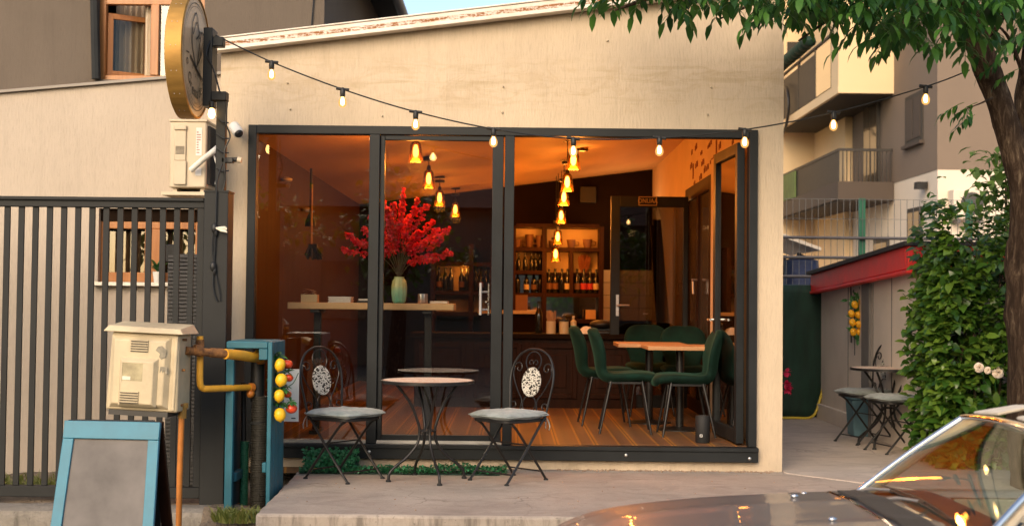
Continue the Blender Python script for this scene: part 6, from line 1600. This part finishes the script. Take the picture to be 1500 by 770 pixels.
# ================================================================== PARKED CAR
car = thing('parked_car', 'open-topped silver-brown classic car parked at the kerb, nose to the left', 'car', (2.3, 4.93, -.40))
CY = 4.93; HW = .86; X0, X1 = .14, 4.5
def lerp_t(T_, x):
    for (a, b), (c, d) in zip(T_, T_[1:]):
        if a <= x <= c: t = (x-a)/(c-a); return b+(d-b)*t
    return T_[0][1] if x < T_[0][0] else T_[-1][1]
def smooth_t(T_):
    pts = bez([(a, 0, b) for a, b in T_], 10); return [(p.x, p.z) for p in pts]
edge = smooth_t([(.10, .20), (.15, .275), (.22, .322), (.34, .366), (.52, .399), (.80, .430), (1.10, .450), (1.37, .463), (1.60, .470), (2.6, .47), (3.4, .46), (4.0, .43), (4.4, .37), (4.5, .25)])
hw_t = smooth_t([(.10, .70), (.16, .76), (.3, .80), (.6, .825), (1.2, .84), (2.5, .86), (3.6, .84), (4.2, .80), (4.5, .72)])
def crown_z(x, v):   # v -1..1 across: raised bonnet panel between the wings
    e = lerp_t(edge, x); av = abs(v)
    s = 1-min(1, max(0, (av-.66)/.10)); s = s*s*(3-2*s)
    c = .030*(1-av**2) + .014*s
    # power bulge pair
    c += .006*math.exp(-((av-.30)/.10)**2)
    rnd_ = -.045*max(0, (av-.90)/.10)**2.2
    return e + c*min(1, max(0, (x-.12)/.35)) + rnd_
def surf(xa, xb, nu, va=-1, vb=1, nv=64, zoff=0):
    return lambda u, v: (xa+(xb-xa)*u, CY+(va+(vb-va)*v)*lerp_t(hw_t, xa+(xb-xa)*u), crown_z(xa+(xb-xa)*u, va+(vb-va)*v)+zoff)
Xh = 1.345
mb = MB(); mb.grid(surf(.105, Xh, 60, -.735, .735), 60, 64)
bon = mb.build('bonnet', M['paint'], car, angle=50)
mb = MB()
for s in (-1, 1):
    mb.grid(surf(.105, Xh+.42, 60, *( (-1, -.743) if s < 0 else (.743, 1))), 70, 16)
# body sides
def side(s):
    prof = [(0, 0), (.012, -.05), (.022, -.12), (.024, -.20), (.012, -.21), (.016, -.32), (.004, -.45), (-.03, -.58)]
    def f(u, v):
        x = .105+(X1-.105)*u; k = v*(len(prof)-1); i = min(int(k), len(prof)-2); t = k-i
        dy = prof[i][0]*(1-t)+prof[i+1][0]*t; dz = prof[i][1]*(1-t)+prof[i+1][1]*t
        e = crown_z(x, 1); hw = lerp_t(hw_t, x)
        z = e+dz*min(1, (e+.28)/.58)
        for wx in (.83, 3.32):    # wheel arches
            d2 = .355**2-(x-wx)**2
            if d2 > 0: z = max(z, -.10+sqrt(d2)) if z < -.10+sqrt(d2) else z
        return (x, CY+s*(hw+dy), z)
    mb.grid(f, 150, 26)
side(-1); side(1)
# rear deck, nose and tail
mb.grid(surf(3.25, 4.5, 30), 30, 40)
def cap(x, zs_):
    mb.grid(lambda u, v: (x, CY+(2*u-1)*lerp_t(hw_t, x), -.24+v*(crown_z(x, 2*u-1)+.24)), 30, 8)
cap(.105, 0); cap(4.5, 0)
mb.build('body', M['paint'], car, angle=50)
# cockpit sides: near side in cream as the sill of the doors
for s in (-1, 1):
    mb = MB(); mb.grid(lambda u, v: (Xh+.42+(3.25-Xh-.42)*u, CY+s*((.74+.26*v)*lerp_t(hw_t, Xh+.42+1.48*u)), .47+.012*sin(pi*v)), 24, 8); mb.build('door_top', M['cream_paint'], car)
# cowl with vent grille
mb = MB()
mb.grid(lambda u, v: (Xh+.012+u*(.30), CY+(-.742+1.484*v)*.835, crown_z(Xh+u*.30, (-.742+1.484*v))-.006-.012*u), 14, 50); mb.build('cowl', M['paint'], car)
mb = MB()
for k in range(58):
    y = CY-.56+k*.0195
    mb.box(Xh+.035, Xh+.150, y, y+.0075, crown_z(Xh+.1, (y-CY)/.84)-.004, crown_z(Xh+.1, (y-CY)/.84)+.005)
mb.build('cowl_vent', M['grille_plastic'], car)
mb = MB(); mb.tube([(Xh+.004, CY+v*.835, crown_z(Xh, v)+.002) for v in [-.735+1.47*k/40 for k in range(41)]], .006, 6); mb.build('bonnet_trim', M['chrome'], car)
mb = MB()
for y in (4.72, 5.35): mb.ell((1.17, y, crown_z(1.17, (y-CY)/.84)+.007), (.016, .011, .009), 10, 6)
mb.ell((1.26, 5.58, crown_z(1.26, .78)+.006), (.012, .009, .007), 10, 6)
mb.build('washer_jet', M['chrome'], car)
# windscreen: base curve and header curve
def wbase(v): return Vector((1.555-.055*abs(v)**2.0, CY+v*.70, .475+.02*(1-v*v)))
def whead(v): return Vector((1.87+.035*abs(v)**2.0, CY+v*.55, .815+.030*(1-v*v)))
def wpt(v, t): p = wbase(v).lerp(whead(v), t); return p+Vector((-.006*sin(pi*t), 0, .005*sin(pi*t)))
mb = MB(); mb.grid(lambda u, v: wpt(2*u-1, v), 40, 14); mb.grid(lambda u, v: wpt(2*u-1, v)+Vector((.004, 0, -.004)), 40, 14, True); ws_ = mb.build('windscreen', M['glass_win'], car, normals=False)
mb = MB()
mb.tube([whead(v) for v in [-1+2*k/40 for k in range(41)]], .013, 10)
for s in (-1, 1): mb.tube([wpt(s, t) for t in [k/14 for k in range(15)]], .013, 10)
mb.tube([wbase(v)+Vector((-.012, 0, -.004)) for v in [-1+2*k/40 for k in range(41)]], .013, 8)
mb.build('windscreen_frame', M['chrome'], car)
mb = MB()
for s in (-1, 1): mb.tube([wpt(s, t)+Vector((.03, -s*.012, -.016)) for t in [k/14 for k in range(15)]], .016, 8)
mb.tube([whead(v)+Vector((.03, 0, -.012)) for v in [-1+2*k/40 for k in range(41)]], .020, 8)
mb.build('inner_frame', M['seatcover'], car)
# wipers
for i, (va, vb, t0, t1) in enumerate(((.84, .18, -.02, .10), (.42, -.34, -.02, .06))):
    p0 = wpt(va, 0)+Vector((-.05, 0, .012)); p1 = wpt((va*.5+vb*.5), .075)+Vector((-.022, 0, .018)); p2 = wpt(vb, .10)+Vector((-.022, 0, .026))
    mb = MB(); mb.tube(bez([p0, p0.lerp(p1, .5)+Vector((-.004, 0, .008)), p1]), [.008]*9+[.0055]*8, 8); w_ = mb.build('wiper', M['wiper_grey'], car)
    b0 = wpt(va*.80+vb*.20, .085)+Vector((-.016, 0, .018)); b1 = wpt(vb-.25, .085)+Vector((-.016, 0, .018)); n = 10
    mb = MB(); mb.tube([wpt((va*.80+vb*.20)*(1-k/n)+(vb-.22)*k/n, .10-.02*k/n)+Vector((-.016, 0, .016)) for k in range(n+1)], .004, 6); mb.tube(bez([p1, p1.lerp(wpt(vb-.22, .08), .5)+Vector((-.004, 0, .004)), wpt(vb-.22, .08)+Vector((-.018, 0, .020))], 6), .004, 6); mb.build('wiper_blade', M['black_plastic'], w_)
    mb = MB(); mb.lathe([(0, 0), (.026, 0), (.022, .022), (0, .026)], p0-Vector((0, 0, .016)), 12); mb.build('pivot', M['rubber'], w_)
# sun visors folded up over the header
for i, (va, vb) in enumerate(((.92, .30), (-.05, -.70))):
    mb = MB(); a, b = whead(va), whead(vb); vs = []
    for z_, in ((0,), (.012,)):
        vs += [a+Vector((.035, 0, .012+z_)), b+Vector((.035, 0, .012+z_)), b+Vector((.20, .02, .045+z_)), a+Vector((.20, -.03, .045+z_))]
    mb.add(vs, [(0,3,2,1),(4,5,6,7),(0,1,5,4),(1,2,6,5),(2,3,7,6),(3,0,4,7)]); mb.build('sun_visor', M['seatcover'], car, bevel=.006)
# dashboard, steering wheel, seats, floor
mb = MB(); mb.grid(lambda u, v: (1.60+.34*v, CY-.70+1.40*u, .452+.035*sin(pi*min(1, v*1.1))+(.045*math.exp(-((u-.24)/.14)**2)*sin(pi*v)) - .12*max(0, v-.85)/.15), 40, 14); mb.build('dashboard', M['dash'], car)
Mw = Matrix.Translation((2.08, CY-.36, .43)) @ Matrix.Rotation(radians(62), 4, 'Y')
mb = MB(); mb.tube([Mw @ Vector((cos(a)*.195, sin(a)*.195, 0)) for a in [2*pi*k/40 for k in range(40)]], .014, 8, closed=True)
for a in (.3, pi-.3, -pi/2): mb.tube([Mw @ Vector((0, 0, -.02)), Mw @ Vector((cos(a)*.19, sin(a)*.19, 0))], .014, 6)
mb.lathe([(0, -.03), (.06, -.03), (.055, .0), (0, .01)], (0, 0, 0), 16); mb.v[-16*4:] = [tuple(Mw @ Vector(v)) for v in mb.v[-16*4:]]
mb.tube([Mw @ Vector((0, 0, -.02)), Vector((1.85, CY-.36, .38))], .03, 8); mb.build('steering_wheel', M['dash'], car)
for s in (-1, 1):
    yc = CY+s*.36
    mb = MB(); mb.grid(lambda u, v: (2.35+.55*u, yc-.25+.5*v, -.02+.07*sin(pi*v)**.5*sin(pi*min(1, u+.15))**.5), 14, 12); mb.grid(lambda u, v: (2.88+.22*u-.05*sin(pi*v)*(1), yc-.25+.5*v, .02+.60*u), 14, 12)
    mb.box(2.86, 2.98, yc-.24, yc+.24, -.02, .5); st_ = mb.build('seat', M['seatcover'], car, bevel=.03)
    mb = MB(); mb.box(3.02, 3.10, yc-.13, yc+.13, .56, .74); mb.build('headrest', M['seatcover'], st_, bevel=.035)
    mb = MB(); mb.tube([(3.06, yc-.06, .45), (3.06, yc-.06, .58)], .008, 6); mb.tube([(3.06, yc+.06, .45), (3.06, yc+.06, .58)], .008, 6); mb.build('headrest_stem', M['chrome'], st_)
mb = MB(); mb.box(1.9, 3.3, CY-.66, CY+.66, -.2, -.12); mb.box(3.22, 3.28, CY-.66, CY+.66, -.12, .45); mb.box(1.85, 1.9, CY-.66, CY+.66, -.2, .38)
for s in (-1, 1): mb.box(1.9, 3.25, CY+s*.66-.02, CY+s*.66+.02, -.12, .46)
mb.build('cabin_trim', M['seatcover'], car)
# door mirror on the near side, quarter light strip
q = P(1508, 790, 4.06); mb = MB(); mb.lathe([(0, -.05), (.035, -.045), (.058, -.01), (.062, .02), (.058, .03), (0, .03)], (q.x, CY-HW+.0, q.z-.0), 20, Matrix.Diagonal((.8, .8, .8)) @ Matrix.Rotation(pi/2, 3, 'Y')); mm_ = mb.build('door_mirror', M['chrome'], car)
mb = MB(); mb.tube([(q.x, CY-HW+.0, q.z), (q.x, CY-HW+.05, .47)], .012, 8); mb.build('mirror_arm', M['chrome'], mm_)
mb = MB(); mb.box(1.62, 1.70, CY-.72, CY-.70, .47, .49); 
# door lines, handles, lamps, bumpers, wheels
for s in (-1, 1):
    mb = MB(); yy = CY+s*(HW+.022)
    mb.box(2.95, 3.10, yy-.01, yy+.01, .30, .325); mb.build('door_handle', M['chrome'], car, bevel=.004)
    mb = MB(); 
    for xx in (1.78, 3.18): mb.box(xx-.003, xx+.003, CY+s*(HW-.01)-.012, CY+s*(HW+.024), -.05, .44)
    mb.build('door_seam', M['black_plastic'], car)
    mb = MB(); mb.box(.075, .115, CY+s*.62-.14, CY+s*.62+.14, .04, .20); mb.build('headlight', M['bulb_glass'] if 0 else M['white'], car, bevel=.02)
    mb = MB(); mb.box(4.485, 4.52, CY+s*.60-.16, CY+s*.60+.16, .10, .24); mb.build('tail_light', M['tail_red'], car, bevel=.01)
mb = MB(); mb.box(.06, .11, CY-.46, CY+.46, .03, .20)
mb.build('radiator_grille', M['chrome'], car, bevel=.01)
mb = MB(); mb.box(.0, .10, CY-.80, CY+.80, -.13, -.02); mb.build('front_bumper', M['chrome'], car, bevel=.03)
mb = MB(); mb.box(4.49, 4.60, CY-.80, CY+.80, -.13, -.02); mb.build('rear_bumper', M['chrome'], car, bevel=.03)
for s in (-1, 1):
    for wx in (.83, 3.32):
        c = (wx, CY+s*.74, -.40+.315); Rm = Matrix.Rotation(pi/2, 3, 'X')
        mb = MB(); mb.lathe([(.19, -.10), (.29, -.10), (.313, -.07), (.315, 0), (.313, .07), (.29, .10), (.19, .10)], c, 40, Rm); w_ = mb.build('wheel', M['tyre'], car)
        mb = MB(); mb.lathe([(0, -.07), (.06, -.085), (.14, -.06), (.18, -.09), (.195, -.095), (.195, .095), (.18, .09), (.14, .06), (.06, .085), (0, .07)], c, 40, Rm); mb.build('rim', M['alu'], w_)
mb = MB(); mb.box(.35, 4.3, CY-.6, CY+.6, -.26, -.18); mb.build('underbody', M['black_plastic'], car)

# ================================================================== STREET BEHIND THE CAMERA (seen only in reflections)
R_ = random.Random(3)
hs_ = thing('street_house', 'brown street house with tiled gable roof, mirrored in the cafe glass', 'building', (-1, -15, -.4))
mb = MB(); mb.box(-6.5, 6, -21, -14, -.42, 3.9); mb.build('wall', M['street_wall'], hs_)
mb = MB(); mb.prism([(-21.6, 3.7), (-13.4, 3.7), (-17.5, 6.4)], 'x', -7, 6.5); mb.build('roof', M['roof_tile'], hs_)
mb = MB()
for x in (-5, -2, 1.5): mb.box(x, x+1.2, -14.0, -13.96, .8, 2.3)
mb.build('window', M['bld_win'], hs_)
h2 = thing('garage', 'low dark garage beside the brown street house', 'building', (14, -15, -.4))
mb = MB(); mb.box(9, 20, -20, -13.5, -.42, 3.0); mb.build('wall', M['street_wall'], h2)
mb = MB(); mb.box(8.8, 20.2, -20.2, -13.3, 3.0, 3.2); mb.build('roof', M['roof_dark'], h2)
def far_tree(x, y, h, r, lab, n=1300):
    t = thing('broad_tree', lab, 'tree', (x, y, -.42)); mb = MB(); mb.tube([(x, y, -.45), (x+.1, y, h*.3), (x-.1, y, h*.6)], [.22, .16, .10], 10)
    for k in range(6): a = R_.uniform(0, 6.3); mb.tube([(x, y, h*.35), (x+cos(a)*r*.4, y+sin(a)*r*.4, h*.55), (x+cos(a)*r*.75, y+sin(a)*r*.75, h*.72)], [.08, .05, .02], 6)
    mb.build('trunk', M['bark'], t); mb = MB(); cl = [(R_.gauss(0, .45)*r, R_.gauss(0, .45)*r, h*(.65+R_.gauss(0, .14)), R_.uniform(.4, .8)) for _ in range(14)]
    for k in range(n):
        c = cl[k % 14]; d = Vector((R_.gauss(0, 1), R_.gauss(0, 1), R_.gauss(0, .8))); d.normalize(); p = Vector((x+c[0], y+c[1], c[2]))+d*c[3]*R_.uniform(.4, 1.2); mb.leaf(p, (R_.gauss(0, 1), R_.gauss(0, 1), R_.gauss(-.3, .6)), (0, 0, 1), R_.uniform(.16, .28), R_.uniform(.10, .16))
    mb.build('crown', M['leaf_far'], t, normals=False)
far_tree(-6.5, -8.5, 4.6, 2.0, 'broad leafy tree across the street at the end of the house wall')
far_tree(-2.6, -9.0, 4.0, 1.6, 'small leafy tree across the street near the house windows')
far_tree(2.2, -8.6, 3.8, 1.5, 'low bushy tree across the street opposite the cafe doorway')
far_tree(7.4, -9.5, 5.0, 2.2, 'tall spreading tree across the street beside the garage')

# ================================================================== LIGHT
SUN_EL, SUN_AZ = radians(27), radians(199)     # azimuth measured from +Y towards +X
w = bpy.data.worlds.new('World'); SC.world = w; w.use_nodes = True
nt = w.node_tree; nt.nodes.clear()
sk_ = nt.nodes.new('ShaderNodeTexSky'); sk_.sky_type = 'NISHITA'; sk_.sun_disc = False; sk_.sun_elevation = SUN_EL; sk_.sun_rotation = SUN_AZ; sk_.air_density = 1.0; sk_.dust_density = 2.2; sk_.ozone_density = .5
bg = nt.nodes.new('ShaderNodeBackground'); bg.inputs[1].default_value = .15
wo = nt.nodes.new('ShaderNodeOutputWorld'); nt.links.new(sk_.outputs[0], bg.inputs[0]); nt.links.new(bg.outputs[0], wo.inputs[0])
ld = bpy.data.lights.new('sun', 'SUN'); ld.energy = 1.3; ld.angle = radians(40); ld.color = (1, .72, .43)
so = bpy.data.objects.new('sun', ld); COL.objects.link(so)
d = Vector((sin(SUN_AZ)*cos(SUN_EL), cos(SUN_AZ)*cos(SUN_EL), sin(SUN_EL)))
so.rotation_euler = d.to_track_quat('Z', 'Y').to_euler()
for i, (kind, q, pw, rad) in enumerate(lights):
    l = bpy.data.lights.new('lamp_light', 'POINT'); l.energy = pw; l.shadow_soft_size = rad; l.color = {'P': (1, .62, .28), 'I': (1, .32, .04), 'K': (1, .62, .26)}[kind]
    o = bpy.data.objects.new('lamp_light', l); COL.objects.link(o); o.location = q
SC.view_settings.view_transform = 'Standard'; SC.view_settings.look = 'None'; SC.view_settings.exposure = .74; SC.view_settings.gamma = 1
SC.render.engine = 'CYCLES'
SC.cycles.use_denoising = True
try: SC.cycles.denoiser = 'OPENIMAGEDENOISE'
except Exception: pass
SC.cycles.max_bounces = 8; SC.cycles.transparent_max_bounces = 16; SC.cycles.glossy_bounces = 4; SC.cycles.sample_clamp_indirect = 4.0; SC.cycles.caustics_reflective = False; SC.cycles.caustics_refractive = False
